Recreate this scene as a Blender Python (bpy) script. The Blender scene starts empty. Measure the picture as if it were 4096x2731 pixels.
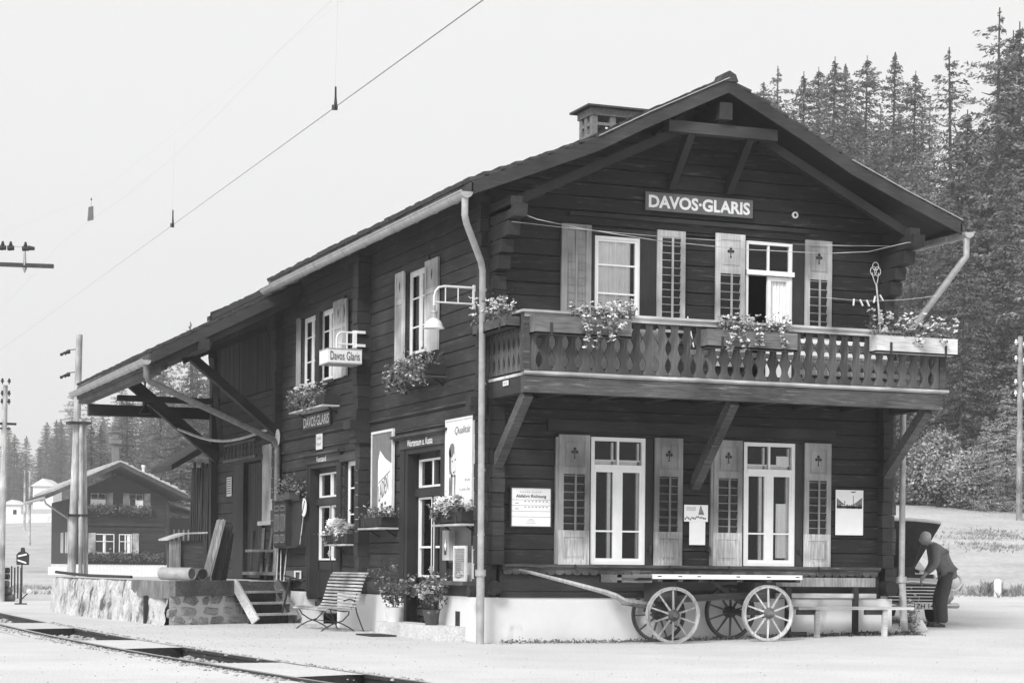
import bpy, bmesh, math, random
from mathutils import Vector, Matrix, noise
R=math.radians
random.seed(7)
sc=bpy.context.scene
COL=sc.collection
# ------------------------------------------------------------------ camera
CX,CY,CZ=-10.143,-26.711,1.08
HEAD=R(21.5)
cd=bpy.data.cameras.new('camera'); cam=bpy.data.objects.new('camera',cd); COL.objects.link(cam)
cd.sensor_width=36; cd.lens=8120/4096*36; cd.shift_y=898.5/4096; cd.clip_end=3000; cd.clip_start=.5
cam.matrix_world=Matrix.Translation((CX,CY,CZ))@Matrix.Rotation(-HEAD,4,'Z')@Matrix.Rotation(R(90),4,'X')@Matrix.Rotation(R(.54),4,'Z')
sc.camera=cam
# ------------------------------------------------------------------ light
sc.view_settings.view_transform='Standard'; sc.view_settings.look='None'
sc.view_settings.exposure=0.0; sc.view_settings.gamma=1; sc.view_settings.use_curve_mapping=False
W=bpy.data.worlds.new('World'); sc.world=W; W.use_nodes=True
nt=W.node_tree; nt.nodes.clear()
SUN_EL,SUN_AZ=R(40),R(-132)      # azimuth measured clockwise from +Y: light from the track side
sky=nt.nodes.new('ShaderNodeTexSky'); sky.sky_type='NISHITA'; sky.sun_disc=False
sky.sun_elevation=SUN_EL; sky.sun_rotation=SUN_AZ; sky.dust_density=6; sky.air_density=2
bw=nt.nodes.new('ShaderNodeRGBToBW'); mu=nt.nodes.new('ShaderNodeMath'); mu.operation='MULTIPLY_ADD'
mu.inputs[1].default_value=.25; mu.inputs[2].default_value=8.6      # thin even cloud over the sky, monochrome film
bg=nt.nodes.new('ShaderNodeBackground'); bg.inputs[1].default_value=.1
out=nt.nodes.new('ShaderNodeOutputWorld')
nt.links.new(sky.outputs[0],bw.inputs[0]); nt.links.new(bw.outputs[0],mu.inputs[0]); nt.links.new(mu.outputs[0],bg.inputs[0]); nt.links.new(bg.outputs[0],out.inputs[0])
sl=bpy.data.lights.new('sun','SUN'); sl.energy=3.4; sl.angle=R(16); sl.color=(1,1,1)
so=bpy.data.objects.new('sun',sl); COL.objects.link(so)
sd=Vector((math.sin(SUN_AZ)*math.cos(SUN_EL),math.cos(SUN_AZ)*math.cos(SUN_EL),math.sin(SUN_EL)))
so.rotation_euler=sd.to_track_quat('Z','Y').to_euler(); so.location=(-20,-20,40)
# ------------------------------------------------------------------ materials
def newmat(name):
    m=bpy.data.materials.new(name); m.use_nodes=True; n=m.node_tree; n.nodes.clear()
    o=n.nodes.new('ShaderNodeOutputMaterial'); b=n.nodes.new('ShaderNodeBsdfPrincipled'); n.links.new(b.outputs[0],o.inputs[0])
    return m,n,b
def g3(v): return (v,v,v,1)
def mixf(n,a,b,f):
    x=n.nodes.new('ShaderNodeMix'); x.data_type='FLOAT'
    for i,v in ((0,f),(2,a),(3,b)):
        if hasattr(v,'is_linked') or hasattr(v,'node'): n.links.new(v,x.inputs[i])
        else: x.inputs[i].default_value=v
    return x.outputs[0]
def math_(n,op,a,b=None,c=None):
    x=n.nodes.new('ShaderNodeMath'); x.operation=op
    for i,v in enumerate((a,b,c)):
        if v is None: continue
        if hasattr(v,'node'): n.links.new(v,x.inputs[i])
        else: x.inputs[i].default_value=v
    return x.outputs[0]
def coords(n,scale,rot=(0,0,0)):
    t=n.nodes.new('ShaderNodeTexCoord'); mp=n.nodes.new('ShaderNodeMapping'); mp.inputs[3].default_value=scale; mp.inputs[2].default_value=rot
    n.links.new(t.outputs['Object'],mp.inputs[0]); return mp.outputs[0]
def noise_(n,vec,scale,detail=4,rough=.6):
    x=n.nodes.new('ShaderNodeTexNoise'); x.inputs['Scale'].default_value=scale; x.inputs['Detail'].default_value=detail; x.inputs['Roughness'].default_value=rough
    n.links.new(vec,x.inputs['Vector']); return x.outputs[0]
def ramp(n,f,lo,hi):
    x=n.nodes.new('ShaderNodeMapRange'); x.inputs[1].default_value=lo; x.inputs[2].default_value=hi; n.links.new(f,x.inputs[0]); x.clamp=True; return x.outputs[0]
def bumpn(n,b,h,dist,strength=1):
    x=n.nodes.new('ShaderNodeBump'); x.inputs['Distance'].default_value=dist; x.inputs['Strength'].default_value=strength
    n.links.new(h,x.inputs['Height']); n.links.new(x.outputs[0],b.inputs['Normal'])
def wood(name,lo,hi,grain='X',rough=.75,isl=.35,worn=None,bump=.004):
    m,n,b=newmat(name)
    s={'X':(1.2,14,14),'Y':(14,1.2,14),'Z':(14,14,1.2)}[grain]
    f=noise_(n,coords(n,s),2.2,5,.65); f2=noise_(n,coords(n,(1,1,1)),1.1,3,.5)
    v=mixf(n,lo,hi,ramp(n,f,.32,.68))
    v=math_(n,'MULTIPLY',v,mixf(n,.5,1.6,ramp(n,f2,.34,.66)))
    g=n.nodes.new('ShaderNodeNewGeometry')
    v=math_(n,'MULTIPLY',v,mixf(n,1-isl,1+isl,g.outputs['Random Per Island']))
    if worn:
        f3=noise_(n,coords(n,tuple(q*.6 for q in s)),3.1,6,.75)
        v=mixf(n,v,worn,math_(n,'MULTIPLY',ramp(n,f3,.56,.7),.8))
    n.links.new(v,b.inputs['Base Color']); b.inputs['Roughness'].default_value=rough
    bumpn(n,b,f,bump)
    return m
def mottled(name,lo,hi,scale=3,rough=.9,bump=0.,detail=5,fine=None,metal=0,stain=None):
    m,n,b=newmat(name)
    c=coords(n,(1,1,1)); f=noise_(n,c,scale,detail,.6); v=mixf(n,lo,hi,ramp(n,f,.3,.7))
    if stain:
        f3=noise_(n,coords(n,(1,1,.6)),stain[1],6,.7); v=mixf(n,v,stain[0],ramp(n,f3,stain[2],stain[2]+.12))
    h=f
    if fine:
        h=noise_(n,c,fine,3,.6); v=math_(n,'MULTIPLY',v,mixf(n,.8,1.2,ramp(n,h,.3,.7)))
    n.links.new(v,b.inputs['Base Color']); b.inputs['Roughness'].default_value=rough; b.inputs['Metallic'].default_value=metal
    if bump: bumpn(n,b,h,bump)
    return m
def leaves(name,lo,hi):
    m,n,b=newmat(name)
    g=n.nodes.new('ShaderNodeNewGeometry'); v=mixf(n,lo,hi,g.outputs['Random Per Island'])
    f=noise_(n,coords(n,(1,1,1)),.9,3,.5); v=math_(n,'MULTIPLY',v,mixf(n,.6,1.4,ramp(n,f,.35,.65)))
    n.links.new(v,b.inputs['Base Color']); b.inputs['Roughness'].default_value=.7; b.inputs['Specular IOR Level'].default_value=.25
    return m
M={}
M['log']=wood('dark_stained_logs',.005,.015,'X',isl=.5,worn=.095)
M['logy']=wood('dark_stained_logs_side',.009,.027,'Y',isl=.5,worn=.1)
M['logv']=wood('dark_vertical_boards',.01,.022,'Z')
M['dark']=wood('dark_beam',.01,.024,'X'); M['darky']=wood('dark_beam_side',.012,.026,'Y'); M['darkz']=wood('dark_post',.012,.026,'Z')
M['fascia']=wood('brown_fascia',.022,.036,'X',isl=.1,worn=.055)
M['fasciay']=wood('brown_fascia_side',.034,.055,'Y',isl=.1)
M['beamw']=wood('weathered_beam',.03,.085,'X',worn=.28)
M['balu']=wood('baluster_wood',.035,.08,'Z',isl=.45,worn=.15)
M['rail']=wood('worn_rail',.3,.5,'X',isl=.1)
M['raily']=wood('worn_rail_side',.3,.5,'Y',isl=.1)
M['shut']=wood('shutter_paint',.17,.25,'Z',isl=.12,bump=.001,worn=.26)
M['shutlo']=wood('shutter_worn_paint',.2,.5,'Z',isl=.12,bump=.002,worn=.13)
M['shutup']=wood('shutter_faded_paint',.3,.46,'Z',isl=.12,bump=.001)
M['soffit']=wood('soffit_boards',.01,.018,'Y')
M['planky']=wood('grey_planks',.12,.3,'Z',worn=.45)
M['plat']=wood('platform_beam',.05,.13,'X',worn=.22)
M['step']=wood('step_wood',.07,.2,'X',worn=.45)
M['white']=mottled('white_paint',.76,.84,6,.45)
M['offwhite']=mottled('worn_white_paint',.6,.75,9,.6)
M['plaster']=mottled('pale_plaster',.64,.76,1.3,.95,.0,6,stain=(.4,1.1,.6))
M['ground']=mottled('gravel_ground',.5,.62,.45,.95,.012,8,fine=38,stain=(.43,.8,.62))
M['stonewall']=mottled('rendered_rubble',.4,.72,3.5,.95,.03,6,fine=20,stain=(.1,2.6,.5))
M['stone']=mottled('rubble_stone',.2,.5,7,.9,.02,6,fine=30); M['rubble']=wood('rubble_stone_faces',.2,.42,'X',isl=.3,worn=.55,bump=.01)
M['mortar']=mottled('pale_mortar',.6,.72,7,.95,.02)
M['metal']=mottled('galvanised_metal',.3,.48,7,.45,0,metal=.2)
M['metal2']=mottled('weathered_zinc',.12,.24,7,.5,0,metal=.2); M['metald']=mottled('dull_dark_metal',.03,.06,8,.5,metal=.5)
M['iron']=mottled('rusty_iron',.02,.05,12,.6,metal=.3)
M['railtop']=mottled('worn_rail_steel',.35,.5,12,.35,metal=.6)
M['tile']=mottled('rough_roof_slates',.03,.07,9,.9,.01,fine=30)
M['brick']=mottled('sooty_brick',.12,.22,20,.95,.004)
M['signgrey']=mottled('grey_enamel',.1,.13,6,.4)
M['signdark']=mottled('dark_enamel',.02,.025,6,.4)
M['black']=mottled('black_paint',.012,.018,6,.5)
M['ink']=mottled('grey_ink',.1,.25,30,.8)
M['paper']=mottled('white_paper',.76,.82,8,.8)
M['paperg']=mottled('grey_poster_print',.13,.2,5,.8)
M['leaf']=leaves('dark_leaves',.07,.22); M['leafl']=leaves('pale_leaves',.12,.3)
M['petal']=leaves('white_petals',.75,.95); M['petalg']=leaves('grey_petals',.2,.4)
M['needle']=leaves('conifer_needles',.06,.17); M['needlel']=leaves('larch_needles',.1,.24); M['needlep']=leaves('pale_foliage',.2,.42)
M['bark']=mottled('bark',.03,.07,12,.95)
M['grass']=mottled('mown_grass',.36,.52,.35,.95,.03,8,fine=6,stain=(.25,.5,.66))
M['tuft']=leaves('grass_blades',.2,.45)
M['cloth']=mottled('dark_suit_cloth',.05,.075,40,.95); M['cloth2']=mottled('dark_jacket_cloth',.13,.2,40,.95)
M['skin']=mottled('skin',.3,.36,10,.6); M['hair']=mottled('grey_hair',.35,.55,60,.8); M['shoe']=mottled('black_leather',.015,.02,6,.4)
M['car']=mottled('pale_car_paint',.45,.5,4,.3); M['cardark']=mottled('engine_bay',.02,.04,9,.7); M['chrome']=mottled('chrome',.5,.6,4,.15,metal=1)
M['rubber']=mottled('rubber',.02,.03,9,.8)
M['terracotta']=mottled('dark_flowerpot',.05,.07,9,.8); M['concrete']=mottled('pale_concrete',.5,.64,4,.95,.006,fine=30)
M['lace']=mottled('curtain_cloth',.82,.9,9,.9)
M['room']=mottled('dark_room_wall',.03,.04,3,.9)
M['porcelain']=mottled('porcelain',.7,.8,3,.25)
M['poleL']=wood('pale_pole_wood',.22,.42,'Z',worn=.5,isl=.2)
M['wood2']=wood('bench_slats',.25,.42,'Y',isl=.2); M['cartw']=wood('cart_wheel_paint',.22,.5,'Z',worn=.12,isl=.15); M['cartd']=wood('cart_dark_wood',.03,.07,'X')
def glassmat():
    m=bpy.data.materials.new('window_glass'); m.use_nodes=True; n=m.node_tree; n.nodes.clear()
    o=n.nodes.new('ShaderNodeOutputMaterial'); t=n.nodes.new('ShaderNodeBsdfTransparent'); t.inputs[0].default_value=g3(.97)
    gl=n.nodes.new('ShaderNodeBsdfGlossy'); gl.inputs['Roughness'].default_value=.03; gl.inputs[0].default_value=g3(.9)
    fr=n.nodes.new('ShaderNodeFresnel'); fr.inputs[0].default_value=1.3; mx=n.nodes.new('ShaderNodeMixShader')
    n.links.new(fr.outputs[0],mx.inputs[0]); n.links.new(t.outputs[0],mx.inputs[1]); n.links.new(gl.outputs[0],mx.inputs[2]); n.links.new(mx.outputs[0],o.inputs[0])
    return m
M['glass']=glassmat()
# ------------------------------------------------------------------ mesh helpers
NOSPLIT={'blossoms','foliage','crown','trunk','entries','ruled_lines','printed_lines','printed_picture','portrait_detail','printed_marks','mark','lettering','glazing_bars','wire_mesh','rubble_stones','curtain','soil','cut_out'}
class MB:
    def __init__(s): s.isl=[]; s.v=[]; s.f=[]; s.mi=[]; s.cur=0
    def add(s,vs,fs):
        k=len(s.v); s.isl.append((k,len(s.f))); s.v+= [tuple(p) for p in vs]
        for f in fs: s.f.append(tuple(i+k for i in f)); s.mi.append(s.cur)
    def box(s,x0,x1,y0,y1,z0,z1):
        s.add([(x,y,z) for x in (x0,x1) for y in (y0,y1) for z in (z0,z1)],[(0,1,3,2),(4,6,7,5),(0,4,5,1),(2,3,7,6),(0,2,6,4),(1,5,7,3)])
    def bar(s,p,q,w,h=None,up=(0,0,1),w2=None,h2=None):
        p=Vector(p);q=Vector(q);d=(q-p).normalized();h=h or w;w2=w2 or w;h2=h2 or h
        u=Vector(up); a=d.cross(u)
        if a.length<1e-4: a=d.cross(Vector((1,0,0)))
        a.normalize(); b=a.cross(d)
        s.add([c+a*i*ww/2+b*j*hh/2 for c,ww,hh in ((p,w,h),(q,w2,h2)) for i in (-1,1) for j in (-1,1)],[(0,1,3,2),(4,6,7,5),(0,4,5,1),(2,3,7,6),(0,2,6,4),(1,5,7,3)])
    def tube(s,pts,r,n=8,cap=True):
        pts=[Vector(p) for p in pts]; k=len(s.v); s.isl.append((k,len(s.f))); rr=r if isinstance(r,(list,tuple)) else [r]*len(pts)
        a=None
        for i,p in enumerate(pts):
            d=(pts[min(i+1,len(pts)-1)]-pts[max(i-1,0)]).normalized()
            if a is None:
                a=d.cross(Vector((0,0,1)))
                if a.length<1e-3: a=d.cross(Vector((1,0,0)))
            else: a=a-d*a.dot(d)
            a.normalize(); b=d.cross(a)
            for j in range(n):
                t=2*math.pi*j/n; s.v.append(tuple(p+(a*math.cos(t)+b*math.sin(t))*rr[i]))
        for i in range(len(pts)-1):
            for j in range(n):
                s.f.append((k+i*n+j,k+i*n+(j+1)%n,k+(i+1)*n+(j+1)%n,k+(i+1)*n+j)); s.mi.append(s.cur)
        if cap:
            s.f.append(tuple(k+j for j in range(n))[::-1]); s.mi.append(s.cur)
            s.f.append(tuple(k+(len(pts)-1)*n+j for j in range(n))); s.mi.append(s.cur)
    def prism(s,poly,o,u,v,n0):
        o=Vector(o);u=Vector(u);v=Vector(v);w=Vector(n0);m=len(poly)
        s.add([o+u*a+v*b for a,b in poly]+[o+u*a+v*b+w for a,b in poly],[tuple(range(m))[::-1],tuple(range(m,2*m))]+[(i,(i+1)%m,m+(i+1)%m,m+i) for i in range(m)])
    def lathe(s,prof,c,n=20,ax=(0,0,1)):
        c=Vector(c);ax=Vector(ax).normalized();a=ax.cross(Vector((0,1,0)) if abs(ax.y)<.9 else Vector((1,0,0))).normalized();b=ax.cross(a);m=len(prof)
        vs=[c+ax*z+(a*math.cos(2*math.pi*j/n)+b*math.sin(2*math.pi*j/n))*r for r,z in prof for j in range(n)]
        s.add(vs,[(i*n+j,i*n+(j+1)%n,(i+1)*n+(j+1)%n,(i+1)*n+j) for i in range(m-1) for j in range(n)])
    def card(s,c,a,b): c=Vector(c); s.add([c-a-b,c+a-b,c+a+b,c-a+b],[(0,1,2,3)])
    def build(s,name,mat,parent=None,smooth=False,label=None,local=False):
        if parent is not None and 1<len(s.isl)<90 and name not in NOSPLIT and s.isl[0]==(0,0):
            B=s.isl+[(len(s.v),len(s.f))]; n=len(s.isl); bb=[]
            for i in range(n):
                P=s.v[B[i][0]:B[i+1][0]]; bb.append(([min(p[k] for p in P) for k in range(3)],[max(p[k] for p in P) for k in range(3)]))
            g=list(range(n))
            def fnd(i):
                while g[i]!=i: i=g[i]
                return i
            sz=[max(h[k]-l[k] for k in range(3)) for l,h in bb]
            for i in range(n):
                for j in range(i):
                    gap=math.sqrt(sum(max(0,bb[i][0][k]-bb[j][1][k],bb[j][0][k]-bb[i][1][k])**2 for k in range(3)))
                    if gap<=max(.02,.5*max(sz[i],sz[j])): g[fnd(i)]=fnd(j)
            roots=sorted(set(fnd(i) for i in range(n)))
            if len(roots)>1:
                o=None
                for rr_ in roots:
                    m=MB()
                    for i in range(n):
                        if fnd(i)!=rr_: continue
                        k=len(m.v)-B[i][0]; m.v+=s.v[B[i][0]:B[i+1][0]]
                        for f,q in zip(s.f[B[i][1]:B[i+1][1]],s.mi[B[i][1]:B[i+1][1]]): m.f.append(tuple(a+k for a in f)); m.mi.append(q)
                    o=m.build(name,mat,parent,smooth,label,local)
                return o
        off=Vector((0,0,0))
        if parent is not None and not local: off=Vector(ORG.get(parent.name,(0,0,0)))
        me=bpy.data.meshes.new(name); me.from_pydata([(p[0]-off.x,p[1]-off.y,p[2]-off.z) for p in s.v],[],s.f)
        mats=mat if isinstance(mat,(list,tuple)) else [mat]
        for m in mats: me.materials.append(m if not isinstance(m,str) else M[m])
        if len(mats)>1: me.polygons.foreach_set('material_index',s.mi)
        if len(s.f)<20000:
            bm=bmesh.new(); bm.from_mesh(me); bmesh.ops.recalc_face_normals(bm,faces=bm.faces); bm.to_mesh(me); bm.free()
        if smooth: me.polygons.foreach_set('use_smooth',[True]*len(me.polygons)); me.set_sharp_from_angle(angle=R(40))
        o=bpy.data.objects.new(name,me); COL.objects.link(o)
        if parent is not None: o.parent=parent; ORG[o.name]=ORG.get(parent.name,(0,0,0))
        if label: o['label']=label
        return o
ORG={}
def thing(name,label,cat,loc,rotz=0,group=None):
    o=bpy.data.objects.new(name,None); COL.objects.link(o); o.location=loc; o.rotation_euler=(0,0,rotz); o.empty_display_size=.1
    o['label']=label; o['category']=cat; ORG[o.name]=tuple(loc)
    if group: o['group']=group
    return o
def tag(o,label,cat,group=None):
    o['label']=label; o['category']=cat
    if group: o['group']=group
    return o
def struct(o,kind='structure'): o['kind']=kind; return o
def kids(o): return [c for c in bpy.data.objects if c.parent==o]
def dup(o,loc=None,rot=None,label=None,parent=None,scale=None):
    c=o.copy(); COL.objects.link(c)
    if parent is not None: c.parent=parent
    if loc is not None: c.location=loc
    if rot is not None: c.rotation_euler=rot if isinstance(rot,tuple) else (0,0,rot)
    if scale is not None: c.scale=scale if isinstance(scale,tuple) else (scale,)*3
    if label: c['label']=label
    for ch in kids(o): dup(ch,parent=c)
    return c
def text(name,st,o,u,v,w,h,mat,parent,bold=0,depth=.004,shear=0):
    """lettering cut as a thin solid: o bottom-left corner, u / v unit vectors along and up, fitted in w x h"""
    cu=bpy.data.curves.new('t','FONT'); cu.body=st; cu.offset=bold; cu.extrude=0; cu.shear=shear; cu.resolution_u=3
    ob=bpy.data.objects.new('t',cu); COL.objects.link(ob); bpy.context.view_layer.update()
    dg=bpy.context.evaluated_depsgraph_get(); me=bpy.data.meshes.new_from_object(ob.evaluated_get(dg))
    vs=[(q.co.x,q.co.y) for q in me.vertices]; fs=[tuple(p.vertices) for p in me.polygons]
    bpy.data.objects.remove(ob); bpy.data.curves.remove(cu); bpy.data.meshes.remove(me)
    x0=min(a for a,b in vs);x1=max(a for a,b in vs);y0=min(b for a,b in vs);y1=max(b for a,b in vs)
    o=Vector(o);u=Vector(u);v=Vector(v);nn=u.cross(v)*depth
    mb=MB(); P=[o+u*((a-x0)/(x1-x0)*w)+v*((b-y0)/(y1-y0)*h)+nn for a,b in vs]
    mb.add(P,fs); return mb.build(name,mat,parent)
FX,FY,LX=Vector((1,0,0)),Vector((0,-1,0)),Vector((-1,0,0))
class Fr:      # facade frame: u along, z up, n outward
    def __init__(s,side):
        s.side=side
    def p(s,u,z,n): return (u,-n,z) if s.side=='F' else (-n,u,z)
    def box(s,mb,u0,u1,z0,z1,n0,n1):
        a=s.p(u0,z0,n0);b=s.p(u1,z1,n1)
        mb.box(min(a[0],b[0]),max(a[0],b[0]),min(a[1],b[1]),max(a[1],b[1]),z0,z1)
F=Fr('F');L=Fr('L')
def courses(mb,fr,u0,u1,z0,z1,hc,opens,thick=.14,ua=None,ub=None,base=0,jit=.005):
    zs=[z0]
    while zs[-1]+hc<z1-.03: zs.append(zs[-1]+hc*random.uniform(.86,1.14))
    zs.append(z1)
    for a,b in zip(zs,zs[1:]):
        cuts=sorted(set([a,b]+[q for o in opens for q in (o[2],o[3]) if a<q<b]))
        off=random.uniform(-jit,jit)*1.6+base
        for i,(za,zb) in enumerate(zip(cuts,cuts[1:])):
            c=(za+zb)/2; sp=[(u0,u1)]
            for o in opens:
                if o[2]<c<o[3]:
                    ns=[]
                    for s0,s1 in sp:
                        if o[1]<=s0 or o[0]>=s1: ns.append((s0,s1)); continue
                        if o[0]>s0: ns.append((s0,o[0]))
                        if o[1]<s1: ns.append((o[1],s1))
                    sp=ns
            for s0,s1 in sp:
                lo=.012 if abs(za-a)<1e-6 else 0; hi=.012 if abs(zb-b)<1e-6 else 0
                prof=[(za,-thick),(za,off-.02 if lo else off),(za+lo,off),(zb-hi,off),(zb,off-.02 if hi else off),(zb,-thick)]
                prof=[p for j,p in enumerate(prof) if j==0 or p!=prof[j-1]]
                m=len(prof); vs=[]
                for e in (0,1):
                    for z,n in prof:
                        u=(s0 if e==0 else s1)
                        if ua and e==0 and s0==u0: u=max(u,ua(z))
                        if ub and e==1 and s1==u1: u=min(u,ub(z))
                        vs.append(fr.p(u,z,n))
                mb.add(vs,[tuple(range(m)),tuple(range(m,2*m))]+[(j,(j+1)%m,m+(j+1)%m,m+j) for j in range(m)])
# ------------------------------------------------------------------ terrain
def lerp(T,x):
    if x<=T[0][0]: return T[0][1]
    for (a,b),(c,d) in zip(T,T[1:]):
        if x<=c: return b+(d-b)*(x-a)/(c-a)
    return T[-1][1]
def sst(a,b,x): t=min(1,max(0,(x-a)/(b-a))); return t*t*(3-2*t)
ZR=[(27,0),(31,.1),(33,.15),(37,.2),(45,.5),(85,3.15),(92,3.85),(110,6.2),(150,17),(200,28),(300,30),(700,30)]
ZL=[(60,0),(135,.3),(160,1),(200,4),(250,6.6),(300,8.5),(330,9.5),(450,13),(700,18)]
def hz(x,y):
    dx,dy=x-CX,y-CY; D=dx*math.sin(HEAD)+dy*math.cos(HEAD); l=dx*math.cos(HEAD)-dy*math.sin(HEAD)
    if D<20: return 0
    w=sst(.03,.17,l/D); z=lerp(ZR,D)*w+lerp(ZL,D)*(1-w)
    if D>60: z+=noise.noise(Vector((x*.02,y*.02,0)))*.02*(D-60)*(1 if D>100 else (D-60)/40)*.6
    return z
def rc(y): return -4.57+(.003*(5-y)**2 if y<5 else .0008*(y-5)**2)      # far rail, gently curved
def rcc(y): return rc(max(-30,min(y,70)))
def trench(y): return 1 if -16<y<18.2 else 0
xs=[-700,-400,-250,-160,-100,-70,-50,-35,-25,-18,-13,-10,-8.5,-7.5,-6.8,-6.3,-6]
offs=[-1.45,-1.2,-1.09,-1.08,-.8,-.55,-.3,-.014,-.002,.1,.3]
xr=[-3.9,-3.6,-3.2]+[-3+.5*i for i in range(27)]+[11+1*i for i in range(50)]+[62+4*i for i in range(40)]+[225+20*i for i in range(12)]+[520,800]
ys=[-60,-45,-35,-28,-24,-20,-18,-16.2,-15.9]+[-15.5+.5*i for i in range(67)]+[18.1,18.4]+[19+1*i for i in range(50)]+[70+3*i for i in range(50)]+[225+15*i for i in range(20)]+[560,800,1200]
gv=[];gf=[];gm=[]
for y in ys:
    for x in xs: gv.append((x,y,hz(x,y)))
    for o in offs:
        x=rcc(y)+o; z=hz(x,y)
        if -1.085<o<-.01 and trench(y): z-=.135+.03*noise.noise(Vector((x*3,y*3,1)))
        gv.append((x,y,z))
    for x in xr: gv.append((x,y,hz(x,y)+(.006*noise.noise(Vector((x*1.3,y*1.3,3))) if y<60 else 0)))
nc=len(xs)+len(offs)+len(xr)
for j in range(len(ys)-1):
    for i in range(nc-1):
        a=j*nc+i; gf.append((a,a+1,a+nc+1,a+nc))
        x,y=(gv[a][0]+gv[a+1][0])/2,(gv[a][1]+gv[a+nc][1])/2
        dx,dy=x-CX,y-CY; D=dx*math.sin(HEAD)+dy*math.cos(HEAD); l=(dx*math.cos(HEAD)-dy*math.sin(HEAD))/max(D,1)
        edge=46+2.5*noise.noise(Vector((x*.2,y*.2,0)))
        gm.append(1 if (D>edge and l>.08) or (D>58+6*noise.noise(Vector((x*.1,y*.1,0)))) else 0)
mb=MB(); mb.v=gv; mb.f=gf; mb.mi=gm
struct(mb.build('ground',['ground','grass'],smooth=True))
# rails and crossings
for k,(off,lab) in enumerate(((-.05,'far steel rail, the one nearer the station building'),(-1.06,'near steel rail, the one farther from the station building'))):
    mb=MB(); pr=[(-.03,0),(.03,0),(.03,.03),(.012,.035),(.012,-.08),(.055,-.1),(.055,-.115),(-.055,-.115),(-.055,-.1),(-.012,-.08),(-.012,.035),(-.03,.03)]
    pr=[(-.032,.03),(-.032,-.005),(-.01,-.015),(-.01,-.09),(-.055,-.105),(-.055,-.12),(.055,-.12),(.055,-.105),(.01,-.09),(.01,-.015),(.032,-.005),(.032,.03)]
    yy=[-22+1.0*i for i in range(93)]; n=len(pr)
    for y in yy:
        for a,b in pr: mb.v.append((rcc(y)+off+a,y,b-(.022 if k==0 else 0)+hz(rcc(y)+off,y)))
    for i in range(len(yy)-1):
        for j in range(n): mb.f.append((i*n+j,i*n+(j+1)%n,(i+1)*n+(j+1)%n,(i+1)*n+j)); mb.mi.append(1 if j==n-1 else 0)
    tag(mb.build('rail',['iron','railtop']),lab,'rail','rails of the metre gauge track')
for y0,y1,lab in ((6.3,9.6,'gravel covered level crossing slab farthest along the track, toward the switch stand'),(-1.4,1.55,'gravel covered crossing slab between the two long open pits in the track'),(-8,-5.15,'gravel covered crossing slab nearest the bottom edge of the picture')):
    mb=MB(); k=8
    for i in range(k+1):
        for dx in (-1.02,-.058):
            for z in (-.16,.004+.004*random.random()):
                y=y0+(y1-y0)*i/k+(.45 if dx>-.5 and i==0 else 0)*1; mb.v.append((rcc(y)+dx,y,z))
    for i in range(k):
        a=i*4; mb.f+=[(a+1,a+3,a+7,a+5),(a,a+4,a+6,a+2),(a,a+1,a+5,a+4),(a+2,a+6,a+7,a+3)]; mb.mi+=[0]*4
    mb.f+=[(0,2,3,1),(k*4,k*4+1,k*4+3,k*4+2)]; mb.mi+=[0,0]
    mb.mi=[1 if i>=len(mb.mi)-2 else 0 for i in range(len(mb.mi))]
    tag(mb.build('crossing_slab',['ground','dark']),lab,'track crossing','crossing slabs laid between the rails')
# rubble in the track pits and along the rail
rnd=random.uniform
def pebbles(name,region,n,s0,s1,mat):
    mb=MB()
    for i in range(n):
        x,y,z=region(); s=random.uniform(s0,s1)
        pts=[Vector((math.cos(t)*math.sqrt(1-q*q),math.sin(t)*math.sqrt(1-q*q),q*.6))*s*random.uniform(.7,1.2) for q in (-.5,.5) for t in (0,1.6,3.1,4.7)]+[Vector((0,0,.6*s))]
        mb.add([p+Vector((x,y,z)) for p in pts],[(0,1,5,4),(1,2,6,5),(2,3,7,6),(3,0,4,7),(4,5,8),(5,6,8),(6,7,8),(7,4,8)])
    return struct(mb.build(name,mat),'stuff')
def rg():
    y=random.choice((random.uniform(1.7,6.2),random.uniform(-5,-1.6),random.uniform(-5,-2),random.uniform(9.8,16)))
    return (rcc(y)+random.uniform(-1,-.1),y,-.135+random.random()*.04)
pebbles('gravel',rg,900,.02,.07,'stone')
def rg3():
    y=rnd(-16,9); x=rnd(-9,9) if y<-1.6 else rnd(-4.3,-.6); return (x,y,hz(x,y)+.002)
pebbles('gravel',rg3,1300,.004,.012,'stone')
def rg4():
    y=rnd(-.5,-.03) if random.random()<.5 else rnd(-.05,11); x=rnd(-.1,6.6) if y<-.02 else -.05-abs(random.gauss(0,.25)); return (x,y,hz(x,y)+.002)
pebbles('gravel',rg4,900,.005,.018,'stone')
def rg2():
    y=random.uniform(-9,10); return (rcc(y)+random.choice((-1.12,-1.12,.08))-random.random()**3*.25,y,.003)
pebbles('gravel',rg2,700,.01,.03,'stone')
# ------------------------------------------------------------------ station building
ST=thing('station_building','dark timber two storey chalet railway station with balcony, gable roof and goods shed','station building',(3.27,5,0))
RP=[(-.62,6.285),(.29,6.64),(1.25,7.03),(2.02,7.43),(3.27,8.03),(4.52,7.43),(5.29,7.03),(6.25,6.64),(7.20,6.285)]
def roofz(x): return lerp(RP,x)
def inv(z,left=True):
    pts=[(b,a) for a,b in (RP[:5] if left else RP[4:][::-1])]; return lerp(pts,z)
# openings: (u0,u1,z0,z1)
lowF=[(1.58,2.44,1.12,2.95),(4.05,4.91,1.12,2.95)]; upF=[(1.6,2.32,4.66,5.84),(4.05,4.83,3.72,5.93)]
# front wall
mb=MB(); courses(mb,F,.0,6.54,1.1,5.98,.203,lowF+upF)
courses(mb,F,0,6.54,5.98,8.0,.203,[],ua=lambda z:inv(z+.1),ub=lambda z:inv(z+.1,False),base=.012)
mb.build('front_wall','log',ST)
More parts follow.
